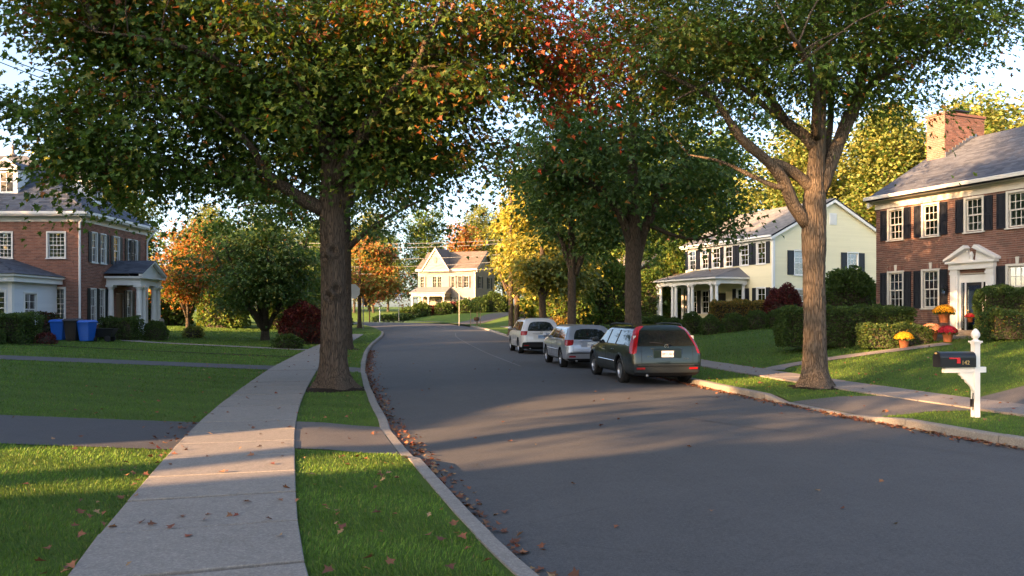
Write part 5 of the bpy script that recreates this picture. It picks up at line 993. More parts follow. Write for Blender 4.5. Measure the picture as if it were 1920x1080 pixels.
# ------------------------------------------------------------------ parked cars (car-local: y forward from the rear bumper, x right, z up)
from mathutils.bvhtree import BVHTree
def m_paint(name, c, metal=.35, rough=.32, coat=.6):
    t = NT(name); n = t.noise(900, 2, .6); t.col(t.mix(t.math('MULTIPLY', n, .25), c, tuple(min(1, x * 1.4 + .01) for x in c))); t.set(rough, .4, metal, coat)
    d = t.ramp(t.noise(3, 5, .7), [(.45, (.3, .3, .3)), (.8, (.5, .5, .5))]); t.link(d, t.p.inputs['Roughness']); return t.m
def m_carglass():
    t = NT('car_glass'); t.col((.012, .015, .016)).set(.04, .9); t.p.inputs['IOR'].default_value = 1.6; return t.m
def m_lamp():
    t = NT('tail_lamp'); n = t.voro(70, out='Distance'); t.col(t.mix(n, (.18, .002, .004), (.28, .007, .008))).set(.2, .4, 0, .2); t.bump(n, .25, .004); return t.m
CM = dict(green=m_paint('dark_green_paint', (.003, .010, .0095), .1, .3, 1.0), silver=m_paint('silver_paint', (.36, .38, .42), .55), white=m_paint('pearl_white_paint', (.50, .50, .50), .3), glass=m_carglass(), lamp=m_lamp(),
    black=plain('car_black_plastic', (.016, .017, .019), .6, .35, 0, .2, 20), greyp=plain('grey_plastic', (.020, .026, .029), .55, .35), tyre=plain('tyre_rubber', (.018, .018, .018), .85, .2, 0, .25, 30, .3), rim=plain('alloy', (.42, .43, .45), .3, .5, .85), chrome=plain('chrome', (.6, .6, .62), .15, .5, 1.0), plate=plain('plate_white', (.70, .70, .68), .45, .4), plateb=plain('plate_blue', (.20, .30, .46), .45, .4), ink=plain('plate_ink', (.02, .03, .10), .6, .2), lampw=plain('lamp_clear', (.55, .5, .48), .15, .6), under=plain('underbody', (.008, .008, .009), .9, .1))
IDX = ['paint', 'glass', 'lamp', 'black', 'trim', 'under']
def text_mesh(s, size, mat, ext=.002, serif=False):
    cu = bpy.data.curves.new('t', 'FONT'); cu.body = s; cu.size = size; cu.extrude = ext; cu.align_x = 'CENTER'; cu.align_y = 'CENTER'
    o = bpy.data.objects.new('t', cu); C.objects.link(o); dg = bpy.context.evaluated_depsgraph_get(); me = bpy.data.meshes.new_from_object(o.evaluated_get(dg)); bpy.data.objects.remove(o); me.materials.clear(); me.materials.append(mat); return me
def car(name, label, loc, rz, paint, L=4.73, W=1.86, H=1.56, wb=2.76, ro=1.02, tall=True, trim='paint', rails=True, plate='plate', ptext='', clad=True, rakes=(.30, .42), rw=.335, belt=.99, bump_dark=False, lampz=(.80, 1.0), badge=None, bag=0.):
    root = empty(name, loc, rz); tag(root, label, 'car', 'cars parked along the kerb'); w = W / 2; k = H / 1.56
    zs = [.24, .24, .25, .33, .55, .80 * k, belt, 1.385 * k, 1.475 * k, 1.515 * k, 1.53 * k]
    def sect(y, wf=1., off=None, top=1., wt=1.0):
        fx_ = [0, .62, .86, .985, 1.0, 1.0, .955, .765 * wt, .665 * wt, .45 * wt, 0]; o = off or [0] * 11
        return [(fx_[i] * w * wf, y + o[i], zs[i]) for i in range(11)]
    a, b = rakes; rear = [.16, .16, .12, .05, .0, .02, .10, .10 + a, .10 + b, .10 + b, .10 + b]
    S = [sect(0, .945, rear), sect(.20, .99, [0, 0, 0, 0, 0, 0, .06, .04 + a * .85, .04 + b * .85, .04 + b * .85, .04 + b * .85])]
    c1, c2, r_ = 1.52, 2.38, 2.98
    S += [sect(.72, 1, [0, 0, 0, 0, 0, 0, .05, .16, .2, .2, .2])]
    S += [sect(c1 - .05), sect(c1 + .05), sect(c2 - .05), sect(c2 + .05), sect(r_, 1, [0, 0, 0, 0, 0, .05, .22, .0, -.05, -.05, -.05])]
    cowl = sect(3.42); hz = [None] * 7 + [belt + .01, belt + .03, belt + .05, belt + .055]; hxs = [0, 0, 0, 0, 0, 0, .95, .86, .74, .45, 0]
    for yy, sc, dz in ((3.42, 1.0, 0), (4.02, .985, -.05), (4.48, .93, -.13)):
        s_ = sect(yy, sc)
        for i in range(6, 11): s_[i] = (hxs[i] * w * sc, yy + (.12 if i > 8 and yy < 3.5 else 0) + (.06 if i > 8 and yy > 4.3 else 0), (hz[i] if i > 6 else belt - .01) + dz)
        S.append(s_)
    s_ = sect(L - .06, .82); 
    for i in range(5, 11): s_[i] = (hxs[max(i, 6)] * w * .8, L - .07 + (.05 if i > 8 else 0), min(belt - .25 + .015 * (i - 5), .80))
    S.append(s_)
    bm = bmesh.new(); nS = len(S); V = {}; icol = .90 if tall else .74
    for i, s in enumerate(S):
        for j, (x, y, z) in enumerate(s):
            if j in (0, 10): V[i, j, 1] = V[i, j, -1] = bm.verts.new((0, y, z))
            else:
                for g in (1, -1): V[i, j, g] = bm.verts.new((g * x, y, z))
    def face(vs, m):
        try: f = bm.faces.new(vs)
        except ValueError: return
        f.material_index = IDX.index(m); f.smooth = True
    def sm(i, j):
        if j < 2: return 'under'
        if j in (2, 3): return 'trim' if (clad or j == 2) else 'paint'
        if j == 6 and 1 <= i <= 7 and i not in (3, 5): return 'glass'
        if j == 6 and i in (3, 5): return 'black'
        if i == 0 and (5 <= j <= 7 if tall else j == 5): return 'lamp'
        if i == 7 and j in (8, 9): return 'glass'
        return 'paint'
    for i in range(nS - 1):
        for j in range(10):
            for g in (1, -1):
                q = [V[i, j, g], V[i + 1, j, g], V[i + 1, j + 1, g], V[i, j + 1, g]]; q = list(dict.fromkeys(q)); face(q if g == 1 else q[::-1], sm(i, j))
    for end, i in ((0, 0), (1, nS - 1)):                       # end caps with inner columns
        ring = {}
        for j in range(2, 9):
            x, y, z = S[i][j]; bul = (-.045 if end == 0 else .05) * (1 if j < 7 else .6)
            ring[j] = {-2: V[i, j, -1], 2: V[i, j, 1], -1: bm.verts.new((-x * icol, y + bul * .6, z)) if j not in (2, 8) else None, 1: bm.verts.new((x * icol, y + bul * .6, z)) if j not in (2, 8) else None, 0: bm.verts.new((0, y + bul, z)) if j not in (2, 8) else None}
        for g in (1, -1): ring[8][g] = V[i, 9, g]; ring[2][g] = V[i, 1, g]
        ring[8][0] = V[i, 10, 1]; ring[2][0] = V[i, 0, 1]
        for j in range(2, 8):
            for c in (-2, -1, 0, 1):
                q = [ring[j][c], ring[j][c + 1], ring[j + 1][c + 1], ring[j + 1][c]]; q = list(dict.fromkeys(q)); m = 'paint'
                if end == 0:
                    if j == 2: m = 'black'
                    elif j == 3: m = 'trim'
                    elif c in (-1, 0) and j == 6: m = 'glass'
                    elif j == 6 and not tall: m = 'glass' if False else 'paint'
                    if c in (-2, 1) and (5 <= j <= 7 if tall else j == 5): m = 'lamp'
                face(q if end == 0 else q[::-1], m)
    bmesh.ops.recalc_face_normals(bm, faces=bm.faces[:])
    cr = bm.edges.layers.float.new('crease_edge')
    for e in bm.edges:
        ms = {f.material_index for f in e.link_faces}
        if len(ms) > 1: e[cr] = .55
    me = bpy.data.meshes.new('cage'); bm.to_mesh(me); bm.free()
    mats = [CM[paint], CM['glass'], CM['lamp'], CM['black'], CM[paint] if trim == 'paint' else CM[trim], CM['under']]
    for m in mats: me.materials.append(m)
    ob = bpy.data.objects.new('cage', me); C.objects.link(ob); md = ob.modifiers.new('s', 'SUBSURF'); md.levels = md.render_levels = 3
    ax = (ro, ro + wb); cb_ = MB(); cb_.cur = IDX.index('under')
    for y in ax:
        for g in (-1, 1): cb_.lathe([(rw + .065, -.26), (rw + .065, .26)], 28, M=Matrix.Translation((g * (w - .02), y, rw + .01)) @ Matrix.Rotation(R(90), 4, 'Y'))
    cme = cb_.mesh('cut', mats); co = bpy.data.objects.new('cut', cme); C.objects.link(co)
    bo = ob.modifiers.new('b', 'BOOLEAN'); bo.object = co; bo.operation = 'DIFFERENCE'; bo.solver = 'EXACT'
    bpy.context.view_layer.update(); dg = bpy.context.evaluated_depsgraph_get(); full = bpy.data.meshes.new_from_object(ob.evaluated_get(dg)); bpy.data.objects.remove(ob); bpy.data.objects.remove(co)
    bv = BVHTree.FromPolygons([v.co for v in full.vertices], [tuple(p.vertices) for p in full.polygons])
    nm = ['body', 'window_glass', 'tail_lamp', 'pillar_trim', 'lower_cladding', 'underbody']
    co_ = np.empty(len(full.vertices) * 3, np.float32); full.vertices.foreach_get('co', co_); co_ = co_.reshape(-1, 3)
    for mi in range(6):
        sidesets = [None] if mi not in (1, 2) else ([-1, 1] if mi == 2 else ['rear', 'left', 'right', 'front'])
        for ss in sidesets:
          if True:
            pl = [p for p in full.polygons if p.material_index == mi and (ss is None or (ss == -1 and p.center.x < 0) or (ss == 1 and p.center.x >= 0) or (ss == 'rear' and p.normal.y < -.55) or (ss == 'front' and p.normal.y > .45) or (ss == 'left' and -.55 <= p.normal.y <= .45 and p.center.x < 0) or (ss == 'right' and -.55 <= p.normal.y <= .45 and p.center.x >= 0))]
            groups = [pl]
            if mi == 3: groups = [[p for p in pl if f(p.center)] for f in (lambda c: c.x < 0 and c.y > .8 and c.y < 2, lambda c: c.x < 0 and c.y >= 2, lambda c: c.x >= 0 and c.y > .8 and c.y < 2, lambda c: c.x >= 0 and c.y >= 2, lambda c: c.y <= .8)]
          for pl in groups:
            if not pl: continue
            ids = sorted({v for p in pl for v in p.vertices}); mp = {v: n for n, v in enumerate(ids)}; m2 = bpy.data.meshes.new(nm[mi]); m2.from_pydata([tuple(co_[v]) for v in ids], [], [[mp[v] for v in p.vertices] for p in pl]); m2.materials.append(mats[mi]); m2.polygons.foreach_set('use_smooth', [True] * len(m2.polygons)); m2.update(); link(nm[mi], m2, root)
    bpy.data.meshes.remove(full)
    def onside(y, z, g=-1, off=.0):
        h = bv.ray_cast(Vector((g * 2.0, y, z)), Vector((-g, 0, 0))); return Vector((h[0].x + g * off, y, z)) if h[0] else Vector((g * w, y, z))
    def onrear(x, z, off=.0):
        h = bv.ray_cast(Vector((x, -1.0, z)), Vector((0, 1, 0))); return Vector((x, h[0].y - off, z)) if h[0] else Vector((x, 0, z))
    # wheels
    ty = MB(); ty.lathe([(rw * .60, -.105), (rw * .92, -.11), (rw, -.085), (rw, .085), (rw * .92, .11), (rw * .60, .105)], 32, cap=False)
    tym = ty.mesh('wheel', CM['tyre'], True); rm = MB(); rm.lathe([(rw * .66, -.10), (rw * .68, .095), (rw * .62, .10), (rw * .59, .06), (rw * .59, -.08)], 28, cap=False); rm.lathe([(.0, .07), (.05, .072), (.06, .05), (.06, .0)], 16)
    for s in range(5):
        A_ = Matrix.Rotation(s * 2 * math.pi / 5, 4, 'Z'); rm.prism([(.045, -.045), (rw * .61, -.03), (rw * .61, .03), (.045, .045)], .035, .075, A_)
    rmm = rm.mesh('rim', CM['rim'], False); bk = MB().lathe([(rw * .58, -.02), (rw * .58, .0)], 24).mesh('brake_disc', CM['under'])
    for y in ax:
        for g in (-1, 1):
            o = link('wheel', tym, root, Matrix.Translation((g * (w - .125), y, rw)) @ Matrix.Rotation(R(90) * g, 4, 'Y') @ Matrix.Rotation(random.uniform(0, 1), 4, 'Z')); link('rim', rmm, o); link('brake_disc', bk, o)
    if clad:
        for y in ax:
            for g in (-1, 1):
                pts = []
                for t in range(15): an = math.pi * (-.04 + 1.08 * t / 14); q = (y + (rw + .085) * math.cos(an), rw + .01 + (rw + .085) * math.sin(an)); pts.append(onside(q[0], q[1], g, .004))
                MB().tube(pts, .03, 6).build('arch_trim', CM['greyp'], root, True)
    # seams, handles, mouldings
    sm_ = MB()
    for g in (-1, 1):
        for yy in (c1, c2, r_ + .28):
            sm_.tube([onside(yy + (.0 if z < .8 else .02), z, g, -.001) for z in np.linspace(.42, belt - .02, 7)], .004, 4)
        sm_.tube([onside(y, .40, g, -.001) for y in np.linspace(c1, r_ + .28, 9)], .004, 4)
    z0 = .56; xr = w * .70
    for g in (-1, 1): sm_.tube([onrear(g * xr * (1 - .06 * (z > 1)), z, -.001) for z in np.linspace(z0, belt + .02, 7)], .005, 4)
    sm_.tube([onrear(x, z0, -.001) for x in np.linspace(-xr, xr, 9)], .006, 4); so = sm_.build('panel_gaps', CM['under'], root); so['kind'] = 'stuff'
    for g in (-1, 1):
        for yy in (c1 + .18, c2 + .18): 
            p = onside(yy, belt - .12, g, .012); MB().tube([p + Vector((-g * .01, -.09, 0)), p + Vector((g * .012, -.06, 0)), p + Vector((g * .012, .06, 0)), p + Vector((-g * .01, .09, 0))], .013, 6).build('door_handle', CM[paint], root, True)
        ms = MB().tube([onside(y, .56 if clad else .60, g, .004) for y in np.linspace(ro + .45, ro + wb - .48, 10)], .018, 6).build('side_moulding', CM['chrome'] if clad else CM[paint], root, True)
        MB().tube([onside(y, belt + .015, g, .003) for y in np.linspace(.55, r_ + .3, 14)], .008, 5).build('belt_trim', CM['black'] if clad else CM['chrome'], root, True)
        mx = onside(r_ + .32, belt + .06, g); mb = MB(); mb.lathe([(.0, -.10), (.07, -.085), (.095, 0), (.08, .07), (0, .09)], 12, M=Matrix.Translation(mx + Vector((g * .13, 0, .03))) @ Matrix.Rotation(R(90), 4, 'Y') @ Matrix.Diagonal((.85, .7, 1, 1))); mb.tube([mx + Vector((-g * .03, 0, -.02)), mx + Vector((g * .08, 0, .01))], .025, 6); mb.build('door_mirror', CM[paint] if paint != 'green' else CM['greyp'], root, True)
    if rails:
        for g in (-1, 1):
            pts = [Vector((g * w * .70, y, 1.475 * k + dz)) for y, dz in ((.75, .0), (.85, .055), (1.2, .075), (2.2, .075), (2.75, .05), (2.85, -.01))]; MB().tube(pts, .019, 8).build('roof_rail', CM['greyp'] if paint == 'green' else CM['black'], root, True)
    # tailgate furniture
    pz = .80 if tall else .79; rc = onrear(0, pz, .012)
    rcs = MB(); rcs.box((-.36, rc.y - .004, pz - .115), (.36, rc.y + .03, pz + .095)); rcs.build('plate_recess', CM[paint], root)
    MB().tube([onrear(x, pz + .13, .010) for x in np.linspace(-.40, .40, 9)], .014, 6).build('grab_bar', CM[paint] if tall else CM['chrome'], root, True)
    pl = MB().box((-.155, rc.y - .016, pz - .078), (.155, rc.y - .0041, pz + .078)).build('licence_plate', CM[plate], root)
    if ptext: link('plate_lettering', text_mesh(ptext, .085, CM['ink'], .001), pl, Matrix.Translation((0, rc.y - .0165, pz - .005)) @ Matrix.Rotation(R(90), 4, 'X'))
    e = onrear(0, pz + .19, .006); MB().lathe([(.055, 0), (.055, .012), (.040, .012), (.040, 0)], 20, cap=False, M=Matrix.Translation(e) @ Matrix.Rotation(R(90), 4, 'X')).box((-.045, -.006, .0), (.045, .006, .012), Matrix.Translation(e) @ Matrix.Rotation(R(90), 4, 'X') @ Matrix.Rotation(R(45), 4, 'Z')).build('emblem', CM['chrome'], root)
    if badge:
        for s, x, z in badge: 
            q = onrear(x, z, .003); link('badge', text_mesh(s, .055, CM['chrome'], .002), root, Matrix.Translation(q) @ Matrix.Rotation(R(90), 4, 'X'))
    a1 = onrear(.03, belt + .03, .02); a2 = onrear(-.42, belt + .10, .022); MB().tube([a1, a1.lerp(a2, .5) + Vector((0, -.012, .015)), a2], .011, 6).lathe([(.03, 0), (.03, .04)], 10, M=Matrix.Translation(a1) @ Matrix.Rotation(R(90), 4, 'X')).build('rear_wiper', CM['black'], root, True)
    bz = .52; MB().tube([onrear(x, bz, .008) for x in np.linspace(-w * .80, w * .80, 15)], .020, 6).build('bumper_strip', CM['greyp'] if paint == 'green' else CM['black'], root, True)
    for g in (-1, 1):
        r0 = onrear(g * w * .72, .40 if not tall else .44, .006); MB().box((r0.x - .11, r0.y - .006, r0.z - .025), (r0.x + .11, r0.y + .02, r0.z + .025)).build('reflector', CM['lamp'], root)
        if tall:
            r1 = onrear(g * w * .80, 1.20, .004); MB().box((r1.x - .035, r1.y - .004, r1.z - .05), (r1.x + .035, r1.y + .03, r1.z + .05)).build('reverse_lamp', CM['lampw'], root)
    MB().tube([(-.5, .05, .26), (-.5, .35, .27), (-.3, .8, .3)], .032, 8).build('exhaust', CM['rim'], root, True)
    un = MB(); un.box((-.55, .25, .20), (.55, .75, .34)); un.tube([(-w + .2, ro, rw), (w - .2, ro, rw)], .05, 8); un.box((-.3, .8, .21), (.3, 3.4, .3)); un.build('chassis', CM['under'], root)
    return root
def parked(x, y): return (x, y, float(road_z(x, y)))
car('parked_car', 'dark green estate car with tall red tail lamps, nearest of the parked cars', parked(3.88, 19.9), R(8.5), 'green', trim='greyp', ptext='TBM·U8H4', badge=[('XC70', -.46, .74), ('AWD', .48, .68)], W=1.9)
car('parked_car', 'silver hatchback parked between the dark green estate and the white car', parked(2.62, 26.1), R(8.0), 'silver', L=4.5, W=1.80, H=1.47, wb=2.64, ro=.86, tall=False, rails=False, clad=False, ptext='KLR 482', rakes=(.42, .56), rw=.315, belt=.95)
car('parked_car', 'white sport utility car parked farthest along the row', parked(1.32, 35.6), R(7.8), 'white', L=4.65, W=1.88, H=1.66, wb=2.7, ro=.92, tall=False, rails=True, clad=False, plate='plateb', ptext='FZH 7193', rakes=(.30, .42), rw=.345, belt=1.04, trim='black')
# ------------------------------------------------------------------ hedges and shrubs
def B(name, x, y, size, pl, label, dz=-.03, **kw): return bush(name, HV(x, y, dz), size, pl, label, **kw)
sd = iter(range(300, 400))
B('clipped_hedge', 11.55, 27.9, (4.3, 1.6, 1.35), PHEDGE, 'tall clipped dark green hedge left of the brick house door', cat='hedge', kind='box', rz=-.12, leaf=.075, dens=1100, seed=next(sd))
B('boxwood_hedge', 12.3, 25.6, (2.2, .9, .72), PHEDGE, 'low clipped hedge in front of the tall hedge by flower pots', cat='hedge', kind='box', rz=-.1, leaf=.06, dens=1300, seed=next(sd), accent=PGOLD, acc_p=.04)
B('clipped_hedge', 17.0, 24.9, (4.4, 1.8, 1.55), PHEDGE, 'tall rounded hedge right of the brick house door', cat='hedge', kind='box', rz=-.5, leaf=.07, dens=1100, seed=next(sd))
B('boxwood_hedge', 16.0, 23.2, (4.2, 1.1, .80), PHEDGE, 'low hedge at the foot of the hedge right of the door', cat='hedge', kind='box', rz=-.35, leaf=.06, dens=1200, seed=next(sd), accent=PGOLD, acc_p=.06)
B('shrub', 13.75, 29.3, (1.6, 1.0, 1.15), PHEDGE, 'dark shrub under the ground floor window left of the front door', leaf=.07, seed=next(sd), loose=.2)
B('evergreen_shrub', 16.0, 38.0, (2.9, 2.4, 2.9), PHEDGE, 'loose dark evergreen shrub between the cream and brick houses', leaf=.13, dens=420, seed=next(sd), loose=.22, T=T_MID)
B('evergreen_shrub', 17.6, 40.5, (2.6, 2.2, 2.6), PHEDGE, 'smaller evergreen shrub beside the cream house gable wall', leaf=.13, dens=400, seed=next(sd), loose=.22, T=T_MID)
B('red_shrub', 14.4, 42.2, (2.0, 1.8, 2.2), PB, 'burgundy leaved shrub at the corner of the cream house', leaf=.11, dens=500, seed=next(sd), loose=.2, T=T_MID)
B('golden_hedge', 12.4, 43.6, (3.1, 1.3, 1.45), PGOLD, 'golden yellow hedge along the front of the cream house', cat='hedge', kind='box', rz=-.2, leaf=.09, dens=700, seed=next(sd), loose=.18)
for i, (x, y) in enumerate([(10.3, 41.3), (11.4, 41.0), (12.5, 40.7), (13.5, 40.6)]): B('boxwood', x, y, (1.2, 1.1, .95), PHEDGE, ['first', 'second', 'third', 'fourth'][i] + ' dark box bush from the left in front of the golden hedge', group='box bushes before the golden hedge', leaf=.08, dens=700, seed=next(sd))
for i, (px, d, s) in enumerate([(1262, 44, 1.0), (1298, 43, 1.25), (1336, 43.5, .95), (1233, 47, 1.1)]): B('boxwood', P(px, 600, d).x, d, (s, s, s * .95), PHEDGE, ['round box bush before the far left porch columns', 'largest round box bush before the porch of the cream house', 'round box bush nearest the porch steps of the cream house', 'small round bush left of the porch beside the brown shrub'][i], group='round bushes before the porch', leaf=.08, dens=800, seed=next(sd))
B('low_shrub', P(1270, 600, 41.2).x, 41.2, (1.5, 1.0, .6), PGY, 'pale green loose low plants before the round porch bushes', leaf=.1, dens=500, seed=next(sd), loose=.3)
B('low_shrub', P(1235, 600, 43).x, 43.2, (1.1, .9, .55), PGOLD, 'rusty brown low shrub left of the round porch bushes', leaf=.1, dens=450, seed=next(sd), loose=.3)
B('clipped_hedge', 5.2, 45.8, (3.8, 1.0, .95), PHEDGE, 'long low hedge between the two thick street maples', cat='hedge', kind='box', rz=-.12, leaf=.09, dens=700, seed=next(sd))
B('clipped_hedge', 8.6, 47.3, (2.6, 1.0, .9), PHEDGE, 'low hedge right of the thick forked maple trunk', cat='hedge', kind='box', rz=-.12, leaf=.09, dens=700, seed=next(sd))
B('clipped_hedge', 2.9, 50.5, (2.4, 1.0, .9), PHEDGE, 'low hedge above the roof of the silver hatchback', cat='hedge', kind='box', rz=-.12, leaf=.09, dens=700, seed=next(sd))
for i, (x, y, w, h) in enumerate([(4.0, 58, 4.2, 4.4), (7.3, 60.5, 4.4, 5.2), (10.3, 58.5, 2.4, 4.0), (13.0, 62, 4.4, 6.2), (1.6, 62, 3.2, 2.8), (4.5, 68, 5, 6.0)]): B('evergreen_shrub', x, y, (w, w * .8, h), PG, ['big dark shrub behind the slender maple trunk', 'tallest dark shrub left of the thick forked maple', 'narrow dark shrub before the brick chimney stack', 'tall dark shrub left of the columned porch', 'small dark shrub above the white car roof', 'big shrub behind the yellow street trees'][i], group='dark shrubs behind the street maples', leaf=.2, dens=230, seed=next(sd), loose=.22, T=T_MID, accent=PY if i in (0, 4, 5) else PGY, acc_p=.12)
B('yellow_shrub', P(1045, 590, 55).x, 55, (2.6, 1.6, 1.3), PGOLD, 'rusty yellow shrub low behind the white car', leaf=.14, dens=350, seed=next(sd), loose=.2)
# left side
B('clipped_hedge', -21.6, 33.6, (2.6, 1.6, 1.25), PHEDGE, 'dark rounded hedge at the left edge before the pale wing', cat='hedge', kind='box', rz=.05, leaf=.075, dens=900, seed=next(sd))
B('shrub', -21.2, 32.2, (1.3, 1.0, .75), PHEDGE, 'small low bush at the foot of the left edge hedge', leaf=.07, dens=900, seed=next(sd))
B('shrub', -22.6, 38.6, (1.8, 1.2, 1.35), PB, 'dark reddish shrub behind the left blue bin', leaf=.09, dens=600, seed=next(sd), loose=.2, accent=PHEDGE, acc_p=.5)
B('low_shrub', -19.9, 34.0, (.9, .8, .5), PB, 'dark red low plant at the end of the left hedge', leaf=.07, dens=700, seed=next(sd), loose=.25)
B('boxwood', -20.1, 40.9, (1.75, 1.0, 1.15), PHEDGE, 'square box bush before the portico column and black cart', kind='box', leaf=.075, dens=900, seed=next(sd))
B('boxwood', -18.75, 41.9, (1.3, 1.1, 1.05), PHEDGE, 'round box bush right of the square one before the portico', leaf=.07, dens=900, seed=next(sd))
B('low_shrub', -18.6, 46.5, (1.2, 1.0, .7), PGY, 'pale green low plant beside the stone pier', leaf=.1, dens=500, seed=next(sd), loose=.25)
B('red_shrub', -11.7, 45.0, (2.9, 2.2, 2.3), PB, 'burgundy leaved shrub left of the second maple trunk', leaf=.14, dens=420, seed=next(sd), loose=.22, T=T_MID)
B('low_shrub', -10.9, 38.6, (1.5, 1.0, .7), PHEDGE, 'low dark green bush beside the sidewalk behind the big trunk', leaf=.1, dens=600, seed=next(sd), loose=.2)
for i, (x, y, w, h) in enumerate([(-34, 61, 4.5, 3.2), (-27.5, 63, 4.5, 3.0), (-22.5, 62, 4, 3.4), (-17.5, 63, 4.2, 3.0), (-30, 60, 4.2, 4.2), (-14.8, 66, 3.0, 2.2)]): B('evergreen_shrub', x, y, (w, w * .7, h), PG, ['dark shrub behind the portico gable', 'dark shrub under the orange maple', 'dark shrub between the orange maple and the green tree', 'dark shrub behind the low branching garden tree', 'tall dark shrub right of the brick house corner', 'low shrub behind the burgundy one'][i], group='dark shrubs at the back of the left gardens', leaf=.22, dens=170, seed=next(sd), loose=.2, T=T_MID, accent=PGY, acc_p=.1)
# before the beige house
for i, (px, d, w, h, pl) in enumerate([(768, 100, 3.0, 1.3, PHEDGE), (790, 101, 2.6, 1.7, PHEDGE), (812, 101.5, 2.2, 1.1, PB), (832, 101, 2.4, 1.5, PHEDGE), (852, 102, 1.8, 1.4, PB), (872, 101.5, 2.6, 1.7, PHEDGE), (898, 102, 2.6, 1.9, PHEDGE), (925, 103, 3.4, 2.6, PHEDGE), (752, 98, 3.2, .8, PHEDGE), (727, 97, 3.6, .7, PHEDGE), (945, 104, 2.6, 2.0, PHEDGE)]): B('foundation_shrub', P(px, 580, d).x, d, (w, 1.6, h), pl, ['green shrub left of the beige porch', 'tall green shrub before the beige porch', 'reddish shrub before the beige porch door', 'green shrub right of the beige porch', 'reddish shrub under the beige house windows', 'green shrub under the right beige house windows', 'green shrub at the beige house corner', 'large shrub beside the beige house side wall', 'low hedge run left of the beige house', 'lowest hedge run at far left of the beige house', 'shrub behind the yellow tree trunks'][i], group='shrubs round the beige house', leaf=.25, dens=170, seed=next(sd), loose=.2)

# ------------------------------------------------------------------ lawn grass, fallen leaves
PA = [catmull([(off_out(23.6, 3.5), 23.8), (8.3, 24.5), (10.4, 24.75), (13.4, 24.5)], .5), catmull([(off_out(23.6, 3.5), 23.8), (8.3, 24.5), (10.4, 24.75), (13.4, 24.5)], .5), catmull([(off_in(37.8, 2.86), 37.8), (-13, 38.4), (-18, 39.4), (-19.6, 41), (-19.7, 43.5)], .5), catmull([(off_in(31.6, 2.86), 31.6), (-14, 31.9), (-22, 33.2), (-30, 34)], .5)]
def on_paving(X, Y):
    s = side(X, Y); di = pdist(X, Y, INNER); do = pdist(X, Y, OUTER); m = s == 0
    m |= (s < 0) & ((di < .22) | ((di > SW_L[0] - .005) & (di < SW_L[1] + .005) & (Y < 58))); m |= (s > 0) & ((do < .22) | ((do > SW_R[0]) & (do < SW_R[1]) & (Y < 72)))
    m |= (s < 0) & (Y > 9.86) & (Y < 12.36); m |= (s < 0) & (Y > 24.2) & (Y < 26.0)
    m |= (s < 0) & (di < 1.42) & (Y > 9.95) & (Y < 12.45); m |= (s < 0) & (di < 1.42) & (Y > 23.7) & (Y < 26.3)
    m |= (s > 0) & (do < 2.15) & (Y > 13.7 + .15 * do) & (Y < 16.05 + .15 * do); m |= (s > 0) & (do > 3.4) & (do < 14) & (np.abs(Y - .42 * (X - xout(Y) - 3.6) - 14.65) < 1.25)
    m |= (s > 0) & (pdist(X, Y, PA[0]) < .46); m |= (s > 0) & (pdist(X, Y, PA[1]) < .36)
    m |= (s < 0) & (pdist(X, Y, PA[2]) < .5); m |= (s < 0) & (pdist(X, Y, PA[3]) < .2)
    for tx, ty, tr in ((bm_x, bm_y, .80), (ox, oy, .62), (xB, dB, .7)): m |= (X - tx) ** 2 + (Y - ty) ** 2 < (tr * (.85 + .3 * rng.uniform(size=len(X)))) ** 2
    return m
def grass(name, N, d0_, d1_, tri, label):
    d = np.exp(rng.uniform(math.log(d0_), math.log(d1_), N)); X = rng.uniform(-.74, .74, N) * d; Y = d; k = ~on_paving(X, Y); X, Y, d = X[k], Y[k], d[k]; n = len(X)
    z = H(X, Y); hgt = rng.uniform(.020, .046, n) * np.clip(d / 16, 1, 1.7); wd = np.clip(.0042 * d / 5.5, .004, .05) * rng.uniform(.7, 1.3, n); a = rng.uniform(0, 6.283, n)
    stripe = np.sin((X * .25 + Y * .97) * 2 * np.pi / 1.25); edge = np.zeros(n)
    lean = np.stack([np.cos(a), np.sin(a)], 1) * rng.uniform(.1, .8, (n, 1)) + np.stack([.35 * stripe, .1 * stripe], 1) * (X < xin(Y))[:, None]; sx = np.stack([-np.sin(a), np.cos(a)], 1)
    p0 = np.stack([X, Y, z - .005], 1); s3 = np.concatenate([sx, np.zeros((n, 1))], 1) * wd[:, None]; l3 = np.concatenate([lean * hgt[:, None], hgt[:, None]], 1)
    g = pal([(.082, .162, .020), (.112, .200, .026), (.060, .125, .018), (.165, .20, .045), (.17, .14, .06)], [4, 4, 3, .8, .25])(n, .25)
    patch = .5 + .5 * np.sin(X * .9 + 1.3 * np.sin(Y * .7)) * np.sin(Y * .8 + np.sin(X * .6)); g *= (.86 + .28 * patch)[:, None] * (1 + .17 * stripe * (X < xin(Y)))[:, None]  # mowing stripes: light and dark of the leaning blades put into their colour
    if tri == 1: V = np.stack([p0 - s3 * .5, p0 + s3 * .5, p0 + l3], 1); fl = [0, 1, 2]; sz = [3]
    else: m3 = p0 + l3 * np.array([.45, .45, .62]); V = np.stack([p0 - s3 * .5, p0 + s3 * .5, m3 + s3 * .38, m3 - s3 * .38, p0 + l3], 1); fl = [0, 1, 2, 3, 3, 2, 4]; sz = [4, 3]
    lp = (np.array(fl)[None] + (np.arange(n) * V.shape[1])[:, None]).ravel(); o = link(name, np_mesh(name, V.reshape(-1, 3), lp, np.tile(sz, n), MT['grass'], np.repeat(g, len(sz), 0))); tag(o, label, 'grass', None, 'stuff')
grass('lawn_grass', 230000, 3.6, 11.0, 2, 'short green grass blades of the near lawns and verges')
